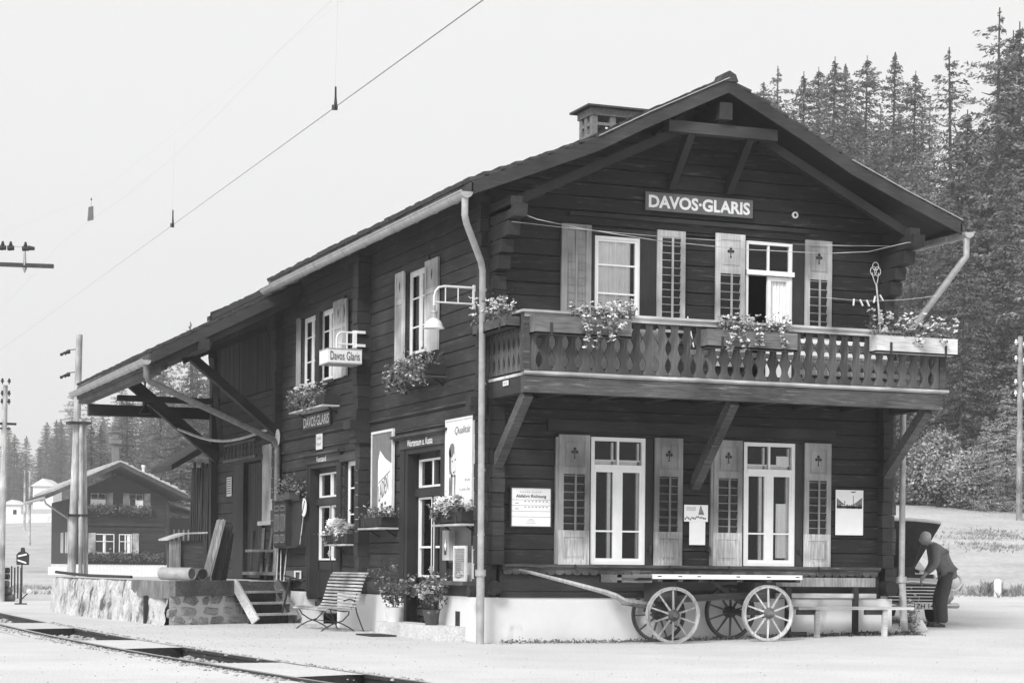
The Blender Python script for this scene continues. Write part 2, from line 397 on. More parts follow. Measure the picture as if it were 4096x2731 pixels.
# track side wall
D1=(1.80,3.62,.18,2.9); D2=(7.25,9.2,.45,2.9); Wn=(6.02,6.98,1.45,2.86)
upL=[(2.64,3.63,4.34,5.68),(7.58,9.72,4.34,5.62)]
mb=MB(); courses(mb,L,0.0,11.3,.62,3.2,.203,[D1,D2,Wn]); courses(mb,L,.0,11.3,3.2,6.55,.203,upL,base=.015)
mb.build('side_wall','logy',ST)
mb=MB(); courses(mb,L,11.3,16.6,.78,4.5,.203,[(12.55,14.0,.78,3.15)],base=0); mb.build('shed_wall','logy',ST)
mb=MB()
y=11.3
while y<16.6: mb.box(-.03-random.random()*.012,.0,y,y+.145,4.5,6.4); y+=.15
y=11.3
mb.build('shed_siding','logv',ST)
# other sides (seen only from elsewhere)
mb=MB(); mb.box(6.4,6.54,.2,17.3,.6,6.5); mb.box(.0,6.5,17.16,17.3,.6,6.6); mb.box(0.0,.12,16.6,17.2,.6,6.4)
mb.prism([(0,6.6),(6.5,6.6),(3.27,8)],(0,17.2,0),(1,0,0),(0,0,1),(0,.1,0)); mb.build('rear_wall','logy',ST)
# floors, inner walls keep the rooms dark
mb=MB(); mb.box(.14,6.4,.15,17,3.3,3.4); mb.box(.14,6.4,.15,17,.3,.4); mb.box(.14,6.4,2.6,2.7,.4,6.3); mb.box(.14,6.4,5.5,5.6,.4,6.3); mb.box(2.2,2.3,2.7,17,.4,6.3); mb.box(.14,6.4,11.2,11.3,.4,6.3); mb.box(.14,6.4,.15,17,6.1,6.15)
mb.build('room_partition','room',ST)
# log ends (corner joints)
def logends(fr,u0,u1,z0,z1,n1,mat,base=0):
    mb=MB(); z=z0
    while z<z1-.02:
        h=min(.203,z1-z); e=n1+random.uniform(-.018,.012)
        fr.box(mb,u0+.004,u1-.004,z+.006,z+h-.004,base-.1,e); z+=h
    return mb.build('log_ends',mat,ST)
logends(F,.012,.2,1.1,5.2,.15,'dark'); logends(F,6.35,6.53,1.1,5.2,.15,'dark')
logends(L,.012,.2,.7,6.3,.14,'darky'); logends(L,5.5,5.74,.62,3.2,.2,'darky'); logends(L,5.5,5.78,3.45,6.2,.24,'darky')
logends(L,11.15,11.38,.7,6.2,.14,'darky')
mb=MB()
z=.9
while z<5.9: mb.box(6.5,6.68+random.uniform(-.03,.02),.01,.2,z,z+.195); z+=.203
mb.build('log_ends','beamw',ST)
mb=MB()      # stepped corbels under the purlins, moulded corbel of the cross wall
for u in (.0,6.35):
    for z0,z1,n in ((5.2,5.42,.3),(5.42,5.62,.42),(5.62,5.84,.66),(5.84,6.04,.92)):
        mb.prism([(0,z0+.04),(.12 if n>.3 else .05,z0),(n,z0+.03),(n+.03,z1),(0,z1)],(u,0,0),(0,-1,0),(0,0,1),(.19,0,0))
mb.build('corbel','dark',ST)
mb=MB()
for z0,z1,n in ((3.1,3.2,.26),(3.2,3.33,.3),(3.33,3.47,.37)): mb.box(-n,0,5.45,5.84,z0,z1)
for z0,z1,n in ((3.14,3.22,.16),(3.22,3.33,.2),(3.33,3.45,.27)): mb.box(-n,0,.0,.2,z0,z1)
mb.build('corbel','darky',ST)
# plinth
mb=MB(); mb.box(-.04,6.6,-.03,.25,-.1,.64); mb.box(-.04,.3,.25,1.9,-.1,.64); mb.box(-.04,.3,3.66,7.2,-.1,.6); mb.box(-.04,.3,9.22,11.3,-.1,.58); mb.box(6.3,6.6,.25,17.3,-.1,.64)
mb.build('plinth','plaster',ST)
mb=MB(); mb.box(-.044,-.038,.98,1.17,.17,.42); mb.build('vent_grate','iron',ST)
# sill beam, trims
mb=MB(); mb.box(.18,6.36,-.045,0,.64,.9); mb.box(.18,6.36,-.06,0,.74,.76); mb.box(.18,6.36,-.03,0,.9,1.1); mb.build('sill_beam','dark',ST)
mb=MB(); mb.box(.2,6.36,-.105,0,1.075,1.115); mb.box(.2,6.36,-.08,0,1.045,1.075); mb.build('moulding','beamw',ST)
mb=MB(); n=46; pw=6.1/n
for i in range(n):
    x=.22+i*pw; mb.prism([(0,1.045),(pw,1.045)]+[(pw/2+pw*.48*math.cos(-math.pi*t/6),1.0+.035*math.sin(-math.pi*t/6)) for t in range(7)],(x,-.075,0),(1,0,0),(0,0,1),(0,.02,0))
mb.build('scalloped_trim','beamw',ST)
mb=MB(); mb.tube([(.05,-.2,.78),(.05,.25,.78)],.1,12); mb.tube([(-.24,.1,.72),(.1,.1,.72)],.08,12); mb.tube([(6.5,-.2,.8),(6.5,.2,.8)],.12,12); mb.tube([(6.4,.1,.78),(6.85,.1,.78)],.1,10); mb.build('log_ends','dark',ST,smooth=True)
mb=MB(); L.box(mb,.2,5.5,3.43,3.455,0,.055); L.box(mb,5.78,11.2,3.43,3.455,0,.05); L.box(mb,.2,5.5,3.18,3.2,0,.035); L.box(mb,5.76,11.2,3.18,3.2,0,.035); L.box(mb,.2,5.5,.62,.8,0,.035); L.box(mb,.9,6,6.1,6.2,0,.02) if 0 else None
mb.build('moulding','fasciay',ST)
mb=MB(); F.box(mb,1.2,5.1,6.1,6.16,0,.04); F.box(mb,.9,5.6,3.02,3.18,0,.03); mb.build('moulding','dark',ST)
# ---- windows
def window(fr,u0,u1,z0,z1,name='window',fr_w=.055,depth=.05,transom=None,low=(),mull=True,mat='white',curtain=None,panes_left=None,outn=0.01):
    """frame with casements; sub-parts: pane, curtain"""
    mb=MB(); a,b=outn,-depth
    fr.box(mb,u0,u0+fr_w,z0,z1,a,b); fr.box(mb,u1-fr_w,u1,z0,z1,a,b); fr.box(mb,u0+fr_w,u1-fr_w,z1-fr_w,z1,a,b); fr.box(mb,u0+fr_w,u1-fr_w,z0,z0+fr_w,a,b)
    um=(u0+u1)/2; inner=(u0+fr_w,u1-fr_w)
    if transom:
        fr.box(mb,inner[0],inner[1],transom-.035,transom+.035,a+.008,b)
        fr.box(mb,um-.015,um+.015,transom+.035,z1-fr_w,a-.01,b)
        fr.box(mb,inner[0],inner[1],transom+.09,transom+.11,a-.06,b-.01)
    top=(transom-.035) if transom else z1-fr_w
    if mull: fr.box(mb,um-.045,um+.045,z0+fr_w,top,a-.006,b)
    segs=[(inner[0],um-.045),(um+.045,inner[1])] if mull else [inner]
    for s0,s1 in segs:
        fr.box(mb,s0,s0+.03,z0+fr_w,top,a-.012,b); fr.box(mb,s1-.03,s1,z0+fr_w,top,a-.012,b)
        fr.box(mb,s0+.03,s1-.03,z0+fr_w,z0+fr_w+.035,a-.012,b); fr.box(mb,s0+.03,s1-.03,top-.035,top,a-.012,b)
        for q in low: fr.box(mb,s0+.03,s1-.03,q-.012,q+.012,a-.014,b)
    w=mb.build(name,mat,ST)
    pd=-.02+min(0,outn); mb=MB(); fr.box(mb,u0+.01,u1-.01,z0+.01,z1-.01,pd,pd-.003); mb.build('pane','glass',w)
    mb=MB()      # inner sash / blind seen behind the glass
    if curtain:
        for (c0,c1,q0,q1) in curtain:
            n=max(8,int((c1-c0)/.012)); pts=[]
            for i in range(n+1):
                u=c0+(c1-c0)*i/n; d=-.05-.013*math.sin(i*1.15+math.sin(i*.37)*2)-.008*math.sin(i*.41)
                pts+= [fr.p(u,q0,d),fr.p(u,q1,d+.002)]
            mb.add(pts,[(2*i,2*i+2,2*i+3,2*i+1) for i in range(n)])
        mb.build('curtain','lace',w)
    return w
window(F,*lowF[0],transom=2.52,low=(1.6,)); window(F,*lowF[1],transom=2.52,low=(1.6,),curtain=[(4.62,4.8,1.24,2.05),(4.62,4.84,2.6,2.76)])
mb=MB()     # inner sashes half seen behind the panes
for u in (1.9,2.36,4.37,4.83): F.box(mb,u-.03,u+.02,1.2,2.48,-.06,-.1)
for u in (1.96,2.37,4.43,4.85): F.box(mb,u-.03,u,2.56,2.88,-.06,-.1)
F.box(mb,1.64,2.38,2.56,2.62,-.06,-.1); F.box(mb,4.1,4.86,2.56,2.62,-.06,-.1); mb.build('inner_sash','offwhite',ST)
window(F,*upF[0],low=(5.02,5.43),mull=False,fr_w=.04,curtain=[(1.63,2.2,4.66,5.83)])
# balcony door, left leaf standing open
mb=MB(); u0,u1,z0,z1=upF[1]
F.box(mb,u0,u0+.045,z0,z1,.01,-.06); F.box(mb,u1-.05,u1,z0,z1,.01,-.06); F.box(mb,u0,u1,z1-.045,z1,.012,-.06); F.box(mb,u0-.0,u1+.02,5.43,5.5,.05,-.06); F.box(mb,4.42,4.45,5.5,5.9,.0,-.05)
dr=mb.build('balcony_door','white',ST)
mb=MB(); F.box(mb,4.42,4.48,3.74,5.42,.0,-.04); F.box(mb,4.74,4.79,3.74,5.42,.0,-.04); F.box(mb,4.48,4.74,5.36,5.42,.0,-.04); F.box(mb,4.48,4.74,4.48,4.53,.0,-.04); F.box(mb,4.48,4.74,3.74,3.82,.0,-.04); F.box(mb,4.48,4.74,3.82,4.48,-.01,-.03); mb.build('door_leaf','white',dr)
mb=MB(); n=22; pts=[]
for i in range(n+1):
    u=4.48+.26*i/n; d=-.05-.012*math.sin(i*1.3); pts+=[F.p(u,4.5,d),F.p(u,5.38,d)]
mb.add(pts,[(2*i,2*i+2,2*i+3,2*i+1) for i in range(n)]); mb.build('curtain','lace',dr)
mb=MB(); F.box(mb,4.06,4.82,5.5,5.89,-.03,-.033); mb.build('pane','glass',dr)
mb=MB(); mb.box(4.08,4.12,.06,.42,3.74,5.4); mb.build('door_leaf','offwhite',dr)
# ---- shutters
def club(mb,fr,u,z,s,n):
    def disc(cu,cz,r):
        k=10; mb.add([fr.p(cu+r*math.cos(2*math.pi*i/k),cz+r*math.sin(2*math.pi*i/k),n) for i in range(k)],[tuple(range(k))])
    disc(u,z+s*.62,s*.3); disc(u-s*.4,z+s*.12,s*.28); disc(u+s*.4,z+s*.12,s*.28)
    mb.add([fr.p(u+a*s,z+b*s,n) for a,b in ((-.1,.5),(-.12,-.1),(-.07,-.6),(-.2,-1.0),(.2,-1.0),(.07,-.6),(.12,-.1),(.1,.5))],[tuple(range(8))])
def shutter(fr,u0,u1,z0,z1,style='full',mat=('shut','shutlo'),n0=.03,cut=True):
    w=u1-u0; st=.075; t=.035
    mb=MB(); H=z1-z0
    def bx(a,b,c,d,e=0,f=t,mi=0): mb.cur=mi; fr.box(mb,a,b,c,d,n0+e,n0+f)
    zl,zh=z0+H*.27,z0+H*.70       # louvre zone
    if style=='slats': zl,zh=z0+.1,z1-.09
    if style=='panel': zl,zh=z0+.1,z0+.1
    bx(u0,u0+st,z0,zl,mi=1); bx(u1-st,u1,z0,zl,mi=1)
    bx(u0,u0+st,zl,z1); bx(u1-st,u1,zl,z1); bx(u0+st,u1-st,z1-.09,z1); bx(u0+st,u1-st,z0,z0+.09,mi=1)
    if style=='full':
        bx(u0+st,u1-st,zh,zh+.1); bx(u0+st,u1-st,zl-.1,zl,mi=1)
        bx(u0+st,u1-st,z0+.09,zl-.1,.006,t-.008,mi=1); bx(u0+st+.035,u1-st-.035,z0+.13,zl-.14,.006,t-.002,mi=1)
        bx(u0+st,u1-st,zh+.1,z1-.09,.006,t-.008); bx(u0+st+.03,u1-st-.03,zh+.13,z1-.12,.006,t-.002)
    elif style=='panel':
        zm=z0+H*.66
        bx(u0+st,u1-st,zm-.04,zm+.04); bx(u0+st,u1-st,z0+.09,zm-.04,.004,t-.01); bx(u0+st,u1-st,zm+.04,z1-.09,.004,t-.01)
    if zh>zl+.2:
        um=(u0+u1)/2+.02; k=int((zh-zl)/.105)
        for i in range(k):
            z=zl+(i+.5)*(zh-zl)/k+random.uniform(-.004,.004)
            p=[fr.p(u0+st,z-.045,n0+.002),fr.p(u1-st,z-.045,n0+.002),fr.p(u1-st,z+.03,n0+.03),fr.p(u0+st,z+.03,n0+.03)]
            q=[fr.p(u0+st,z-.037,n0-.002),fr.p(u1-st,z-.037,n0-.002),fr.p(u1-st,z+.038,n0+.024),fr.p(u0+st,z+.038,n0+.024)]
            mb.cur=2; mb.add(p+q,[(0,1,2,3),(7,6,5,4),(0,4,5,1),(2,6,7,3),(0,3,7,4),(1,2,6,5)]); mb.cur=0
            fr.box(mb,u0+st,u1-st,z+.03,z+.038,n0+.022,n0+.034)
        bx(um-.015,um+.015,zl,zh,t-.012,t+.004)
        mb.cur=3; fr.box(mb,u0+st,u1-st,zl,zh,n0-.012,n0-.006); mb.cur=0
    s=mb.build('shutter',[mat[0],mat[1],'darkz','black'],ST)
    if style=='full' and cut:
        mb=MB(); club(mb,fr,(u0+u1)/2,zh+.1+(z1-.09-zh-.1)/2+.02,.085,n0+t+.0015); mb.build('cut_out','black',s)
    if style=='panel' and cut:
        mb=MB(); c=(u0+u1)/2; zc=z0+H*.84; mb.add([fr.p(c,zc+.09,n0+t-.006),fr.p(c-.035,zc,n0+t-.006),fr.p(c,zc-.1,n0+t-.006),fr.p(c+.035,zc,n0+t-.006)],[(0,1,2,3)]); mb.build('cut_out','black',s)
    return s
for a,b in ((1.06,1.54),(2.57,3.02),(3.53,4.0),(5.05,5.5)): shutter(F,a,b,1.1,2.965)
for a,b in ((3.53,4.01),(5.03,5.48)): shutter(F,a,b,4.05,6.0,mat=('shutup','shutup'))
shutter(F,2.58,3.03,4.5,5.98,'slats',mat=('shutup','shutup'))
mb=MB()     # plain boarded leaf seen from its back at the left upper window
F.box(mb,1.07,1.16,4.5,5.97,.03,.07); F.box(mb,1.16,1.45,4.5,5.97,.03,.045); F.box(mb,1.45,1.53,4.5,5.97,.03,.07); F.box(mb,1.29,1.32,4.5,5.97,.045,.065); F.box(mb,1.16,1.45,5.89,5.97,.03,.07)
for i in range(12): F.box(mb,1.16,1.45,4.55+i*.11,4.56+i*.11,.045,.05)
mb.build('shutter','shut',ST)
for a,b in ((1.02,1.06),(3.49,3.53)): 
    mb=MB(); F.box(mb,a,b,1.12,2.93,.0,.05); mb.build('shutter_strip','shut',ST)
mb=MB()
for u in (2.5,4.98,3.46): F.box(mb,u-.02,u+.02,1.32,1.36,.0,.08); F.box(mb,u-.01,u+.01,1.27,1.4,.07,.085)
for u in (1.3,2.8,3.76,5.27): F.box(mb,u-.008,u+.008,1.04,1.12,.11,.13)
mb.build('shutter_holder','metald',ST)
# dark reveals / boards beside upper windows
mb=MB(); F.box(mb,1.53,1.6,4.5,5.9,0,.03); F.box(mb,2.32,2.57,4.5,5.9,0,.035); F.box(mb,4.83,5.02,3.74,5.95,0,.035); F.box(mb,1.53,2.57,5.86,5.95,0,.04); F.box(mb,2.44,2.56,1.12,2.95,0,.02); F.box(mb,4.91,5.04,1.12,2.95,0,.02); mb.build('window_casing','darkz',ST)
# side upper windows
window(L,*upL[0],low=(4.8,5.25),fr_w=.05,mull=True,depth=.08,outn=-.04,mat='offwhite')
window(L,7.58,8.6,4.34,5.62,low=(4.8,5.25),fr_w=.05,depth=.08,outn=-.04,mat='offwhite'); window(L,8.72,9.72,4.34,5.62,low=(4.8,5.25),fr_w=.05,depth=.08,outn=-.04,mat='offwhite')
shutter(L,2.03,2.63,4.32,5.71,'panel',mat=('shutup','shutup')); shutter(L,3.65,4.08,4.32,5.71,'panel',mat=('shutup','shutup'))
shutter(L,6.96,7.55,4.32,5.67,'panel',mat=('shutup','shutup')); shutter(L,6.64,6.9,4.32,5.64,'panel',mat=('shut','shut'),n0=.06); shutter(L,9.74,9.95,4.32,5.64,'panel',mat=('shut','shut'),cut=False)
mb=MB(); L.box(mb,8.5,8.74,4.3,5.62,0,.04); L.box(mb,6.9,9.8,5.62,5.72,0,.05); L.box(mb,2.5,3.75,5.69,5.8,0,.05); L.box(mb,2.5,3.7,4.28,4.34,0,.08); L.box(mb,7.5,9.8,4.28,4.34,0,.08); mb.build('window_casing','darky',ST)
# ---- doors on the track side
def sdoor(u0,u1,z0,z1,n,kind):
    mb=MB(); zt=2.28; z1=z1-.02
    L.box(mb,u0,u0+.1,z0,z1,n,n-.06); L.box(mb,u1-.1,u1,z0,z1,n,n-.06); L.box(mb,u0,u1,z1-.08,z1,n,n-.06); L.box(mb,u0,u1,zt-.13,zt,n+.05,n-.06)
    L.box(mb,u0,u1,z0,z0+.62,n-.015,n-.05); L.box(mb,u0,u1,z0+.5,z0+.66,n,n-.06)
    um=(u0+u1)/2; L.box(mb,um-.04,um+.04,z0,zt,n+.01,n-.06)
    d=mb.build('door','darkz',ST)
    mb=MB(); h=.016
    def rect(a,b,c,e):
        L.box(mb,a,a+2*h,c+2*h,e-2*h,n+.012,n-.03); L.box(mb,b-2*h,b,c+2*h,e-2*h,n+.012,n-.03); L.box(mb,a,b,c,c+2*h,n+.012,n-.03); L.box(mb,a,b,e-2*h,e,n+.012,n-.03)
    rect(u0+.1,um-.04,z0+.68,zt-.14); rect(um+.04,u1-.1,z0+.68,zt-.14); rect(u0+.1,um,zt+.01,z1-.09); rect(um,u1-.1,zt+.01,z1-.09)
    for q in (z0+.68+.45,): L.box(mb,u0+.13,um-.07,q,q+2*h,n+.008,n-.03); L.box(mb,um+.07,u1-.13,q,q+2*h,n+.008,n-.03)
    mb.build('sash_bars','white',d)
    mb=MB(); L.box(mb,u0+.1,u1-.1,z0+.68,z1-.09,n-.03,n-.033); mb.build('pane','glass',d)
    mb=MB(); L.box(mb,um-.02,um+.02,z0+.75,z0+.85,n+.01,n+.05); mb.tube([L.p(um,z0+.8,n+.04),L.p(um+.1,z0+.8,n+.04)],.01,6); mb.build('handle','metal',d)
sdoor(1.95,3.5,.22,2.84,-.15,0); sdoor(7.4,9.1,.48,2.84,-.15,0)
mb=MB()
for a,b,z0 in ((1.8,3.62,.2),(7.25,9.2,.45)):
    L.box(mb,a,a+.15,z0,2.9,.02,-.22); L.box(mb,b-.13,b,z0,2.9,.02,-.22); L.box(mb,a+.15,b-.13,2.82,2.9,.018,-.22)
L.box(mb,1.62,1.8,.64,2.95,0,.03); L.box(mb,3.62,3.84,.6,2.95,0,.03); L.box(mb,9.2,9.3,.5,2.95,0,.03); L.box(mb,7.1,7.25,.6,2.95,0,.03)
mb.build('door_jamb','darkz',ST)
mb=MB()
L.box(mb,1.62,3.84,2.9,3.08,0,.05); L.box(mb,1.55,4.1,3.08,3.12,0,.12); L.box(mb,1.6,4.05,3.05,3.08,0,.08)
L.box(mb,7.1,9.3,2.9,3.04,0,.05); L.box(mb,7.0,9.5,3.04,3.08,0,.12); L.box(mb,5.9,7.1,2.86,2.98,0,.05)
mb.build('door_lintel','fasciay',ST)
text('lettering','Warteraum u. Kassa',L.p(3.42,2.925,.05),(0,-1,0),(0,0,1),1.2,.11,'white',ST,bold=.012,depth=.006)
text('lettering','Vorstand',L.p(8.55,2.915,.05),(0,-1,0),(0,0,1),.62,.1,'white',ST,bold=.012,depth=.006)
window(L,*Wn,low=(1.95,2.4),fr_w=.04,depth=.1,outn=-.07)
mb=MB(); mb.box(.3,.34,3.0,3.1,.3,.6) ; mb.build('threshold','concrete',ST)
# glazed wall cabinet
cb=thing('wall_cabinet','dark glazed wooden wall cabinet with small panes hung left of the stationmaster door','cabinet',(0,10.1,1.4))
mb=MB(); L.box(mb,9.98,10.85,1.42,2.25,0,.22); L.box(mb,9.95,10.88,2.25,2.28,0,.26); L.box(mb,9.3,9.98,1.42,2.25,0,.12); L.box(mb,9.25,9.98,2.25,2.28,0,.17); L.box(mb,9.27,10.87,1.38,1.42,0,.2); mb.build('case','darkz',cb)
mb=MB()
for a,b in ((10.03,10.38),(10.45,10.8)):
    for c,e in ((1.48,1.64),(1.7,2.02),(2.08,2.18)):
        L.box(mb,a,b,c,c+.02,.22,.232); L.box(mb,a,b,e-.02,e,.22,.232); L.box(mb,a,a+.02,c,e,.22,.232); L.box(mb,b-.02,b,c,e,.22,.232)
mb.build('glazing_bars','signgrey',cb)
mb=MB()
for a in (10.03,10.45):
    L.box(mb,a+.02,a+.33,1.72,2.0,.222,.225); L.box(mb,a+.02,a+.33,1.5,1.62,.222,.225)
mb.build('pane','glass',cb)
# shed door, jambs, grille, weathered panel
mb=MB(); L.box(mb,12.55,13.95,.8,3.12,-.06,-.1)
for i in range(7): L.box(mb,12.57+i*.2,12.75+i*.2,.8,3.12,-.05,-.06)
sdr=mb.build('shed_door','darkz',ST)
mb=MB(); L.box(mb,12.42,12.55,.78,3.2,-.02,.05); L.box(mb,14.0,14.9,.78,3.2,-.02,.04); L.box(mb,12.4,15,3.15,3.25,0,.06); mb.build('door_jamb','darkz',ST)
mb=MB(); L.box(mb,12.8,15.6,3.54,3.59,0,.1); L.box(mb,12.8,15.6,3.2,3.26,0,.1)
for i in range(9): L.box(mb,13.0+i*.31,13.03+i*.31,3.26,3.54,.06,.09)
mb.build('grille','beamw',ST)
mb=MB(); L.box(mb,11.5,12.45,1.92,3.42,0,.05); mb.build('wall_panel','shutup',ST,label='pale weathered board panel on the shed wall')
mb=MB(); L.box(mb,11.5,12.5,1.84,1.92,0,.12); mb.build('panel_ledge','rail',ST)
mb=MB()
for a in (13.0,13.6): mb.bar(L.p(a,.9,.01-.05),L.p(a-.25,1.75,.01-.05),.05,.02)
mb.build('door_brace','fasciay',ST)
# ---- roof
mb=MB(); Y0,Y1=-.92,17.6
def slab(mb,pts,y0,y1,t,cur=0):
    n=len(pts); mb.cur=cur
    mb.add([(x,y,z+dz) for y in (y0,y1) for dz in (0,-t) for x,z in pts],
      [(i,i+1,2*n+i+1,2*n+i) for i in range(n-1)]+[(n+i,3*n+i,3*n+i+1,n+i+1) for i in range(n-1)]+[(i,n+i,n+i+1,i+1) for i in range(n-1)]+[(2*n+i,2*n+i+1,3*n+i+1,3*n+i) for i in range(n-1)]+[(0,2*n,3*n,n),(n-1,2*n-1,4*n-1,3*n-1)])
slab(mb,RP,Y0+.04,9.82,.1); slab(mb,[(.0,6.53)]+RP[1:],9.82,Y1,.1); RF=mb.build('roof','soffit',ST)
SH=[(.25,6.44),(-2.8,4.885)]
mb=MB(); slab(mb,SH[::-1],9.8,17.6,.08); mb.build('canopy_roof','soffit',ST)
# slates
mb=MB()
def slates(p,q,y0,y1,rows,up=.03,w=.26):
    dx,dz=q[0]-p[0],q[1]-p[1]; ln=math.hypot(dx,dz); nx,nz=-dz/ln,dx/ln
    if nz<0: nx,nz=-nx,-nz
    for r in range(rows):
        a,b=r/rows,(r+1.25)/rows; b=min(b,1.0)
        y=y0
        while y<y1:
            ww=min(w*random.uniform(.8,1.2),y1-y); j=random.uniform(-.012,.022); e=random.uniform(0,.02)
            P0=Vector((p[0]+dx*a-dx/ln*(.03+j),0,p[1]+dz*a-dz/ln*(.03+j))); P1=Vector((p[0]+dx*b,0,p[1]+dz*b)); N=Vector((nx,0,nz))
            o1=N*(.028+up+e); o0=N*(.012+e*.5)
            mb.add([P0+o0*0.3+Vector((0,y,0)),P0+o1+Vector((0,y,0)),P1+N*.01+Vector((0,y,0)),P0+o0*.3+Vector((0,y+ww-.008,0)),P0+o1+Vector((0,y+ww-.008,0)),P1+N*.01+Vector((0,y+ww-.008,0))],[(0,1,2),(3,5,4),(0,3,4,1),(1,4,5,2),(0,2,5,3)])
            y+=ww
for i in range(4): slates(RP[i],RP[i+1],Y0 if i<9 else 0,(9.85 if i==0 else Y1),4)
for i in range(4): slates(RP[8-i],RP[7-i],Y0,Y1,4)
slates(SH[1],SH[0],9.78,Y1,12)
mb.build('roof_slates','tile',RF)
mb=MB(); mb.tube([(3.27,Y0+.1,8.03),(3.27,Y1,8.03)],.08,8); mb.prism([(-.14,-.03),(-.1,.07),(0,.12),(.1,.07),(.14,-.03)],(3.27,Y0-.02,8.04),(1,0,0),(0,0,1),(0,.25,0)); mb.build('ridge_cap','tile',RF,smooth=True)
mb=MB()    # verge boards
def verge(pts,y,t,h,z=0):
    for (a,b),(c,d) in zip(pts,pts[1:]):
        mb.add([(x,yy,zz) for yy in (y,y+t) for x,zz in ((a,b+z),(c,d+z),(c,d+z-h),(a,b+z-h))],[(0,1,2,3),(7,6,5,4),(0,4,5,1),(2,6,7,3),(0,3,7,4),(1,5,6,2)])
verge(RP,Y0,.04,.19,.01); mb.build('verge_board','fascia',RF)
mb=MB()
for k,(a,b) in enumerate(zip(RP,RP[1:])):
    if k in (2,3,6,7): mb.bar((a[0],Y0-.01,a[1]+.03),(b[0],Y0-.01,b[1]+.03),.03,.012,up=(0,0,1))
    if k==6: pass
mb.build('verge_flashing','metal',RF)
mb=MB(); verge(SH[::-1],9.76,.04,.2,.0); verge([(-2.72,4.72),(.2,6.2)],9.86,.1,.16,.03); mb.build('verge_board','fascia',RF)
mb=MB(); mb.box(-.64,-.6,Y0,9.8,6.14,6.27); mb.box(7.18,7.22,Y0,Y1,6.14,6.27); mb.box(-2.84,-2.8,9.8,Y1,4.6,4.86); mb.box(-2.797,-2.6,9.9,Y1,4.5,4.8); mb.build('eave_board','fasciay',RF)
# purlins, rafters, collar, struts
mb=MB()
mb.box(0,.17,-.8,.0,5.98,6.16); mb.box(6.37,6.54,-.8,0,5.98,6.16); mb.box(3.16,3.36,-.86,0,7.48,7.72); mb.box(-1.95,-1.76,9.66,17.5,4.96,5.16); mb.box(-2.6,-2.48,9.9,17.5,4.6,4.7); mb.build('purlin','darky',RF)
mb=MB()
mb.box(2.4,4.14,-.78,-.6,7.26,7.42); mb.build('collar_beam','fascia',RF); mb=MB()
for s in (1,-1):
    X=lambda x:3.27+s*(x-3.27)
    mb.bar((X(2.8),-.66,7.3),(X(2.8),-.02,6.62),.11,.13); mb.bar((X(.1),-.6,6.1),(X(2.6),-.6,7.3),.12,.13)
    mb.bar((X(2.5),-.12,7.3),(X(3.1),-.12,7.75),.1,.1)
mb.box(3.2,3.34,-.7,-.58,7.4,7.75)
mb.build('gable_truss','soffit',RF)
mb=MB(); mb.bar((0,11.25,3.55),(-1.8,11.0,4.95),.14,.16); mb.bar((0,16.4,3.35),(-1.95,16.4,4.95),.2,.24); mb.bar((0,16.0,3.4),(-1.2,12.0,5.1),.1,.1); mb.bar((-.3,11.3,5.6),(-1.9,11.3,4.9),.1,.12)
mb.box(-2.7,0,16.9,17.08,4.22,4.46); mb.box(-2.2,0,16.2,16.4,4.5,4.62); mb.build('canopy_brace','dark',RF)
mb=MB(); mb.box(-.14,.06,16.45,16.65,.78,5.9); mb.box(-.1,.04,11.2,11.36,.6,5.9); mb.build('post','darkz',ST)
# annex with upright boards at the far end of the shed
mb=MB(); y=16.65
while y<18.6: mb.bar((-.08-random.random()*.1,y,.8),(-.05-random.random()*.06,y+.03,3.1+random.random()*.25),.13,.03,up=(1,0,0)); y+=.16
mb.build('board_screen','darkz',ST)
mb=MB(); mb.prism([(.15,3.9),(-.95,3.2),(-.95,3.08),(.15,3.72)],(0,16.7,0),(1,0,0),(0,0,1),(0,2.2,0)); mb.build('annex_roof','fasciay',ST)
# chimney
mb=MB(); x0,x1,y0,y1=3.3,4.45,4.0,4.55
mb.box(x0,x1,y0,y1,7.3,8.06)
for a in (x0,x0+.33,x0+.66,x1-.14):
    for b in (y0,y1-.12): mb.box(a,a+.1 if a<x1-.2 else x1,b,b+.1,8.06,8.62)
mb.box(x0,x0+.12,y0+.22,y0+.32,8.06,8.62)
for z in (8.2,8.38): mb.box(x0+.004,x1-.004,y0+.004,y0+.11,z,z+.05); mb.box(x0+.004,x1-.004,y1-.11,y1-.004,z,z+.05); mb.box(x0+.004,x0+.11,y0+.1,y1-.1,z,z+.05)
mb.box(x0-.02,x1+.02,y0-.02,y1+.02,8.54,8.66); ch=mb.build('chimney','brick',RF)
mb=MB(); mb.prism([(x0-.12,8.66),(x1+.12,8.66),(x1+.12,8.69),(x0-.12,8.69)],(0,y0-.12,0),(1,0,0),(0,0,1),(0,.8,0)); mb.add([(x0-.12,y0-.12,8.692),(x1+.12,y0-.12,8.692),(x1+.12,y1+.13,8.692),(x0-.12,y1+.13,8.692),(x0+.1,y0+.27,8.78),(x1-.1,y0+.27,8.78)],[(0,1,5,4),(1,2,5),(2,3,4,5),(3,0,4)]); mb.build('chimney_cap','tile',RF)
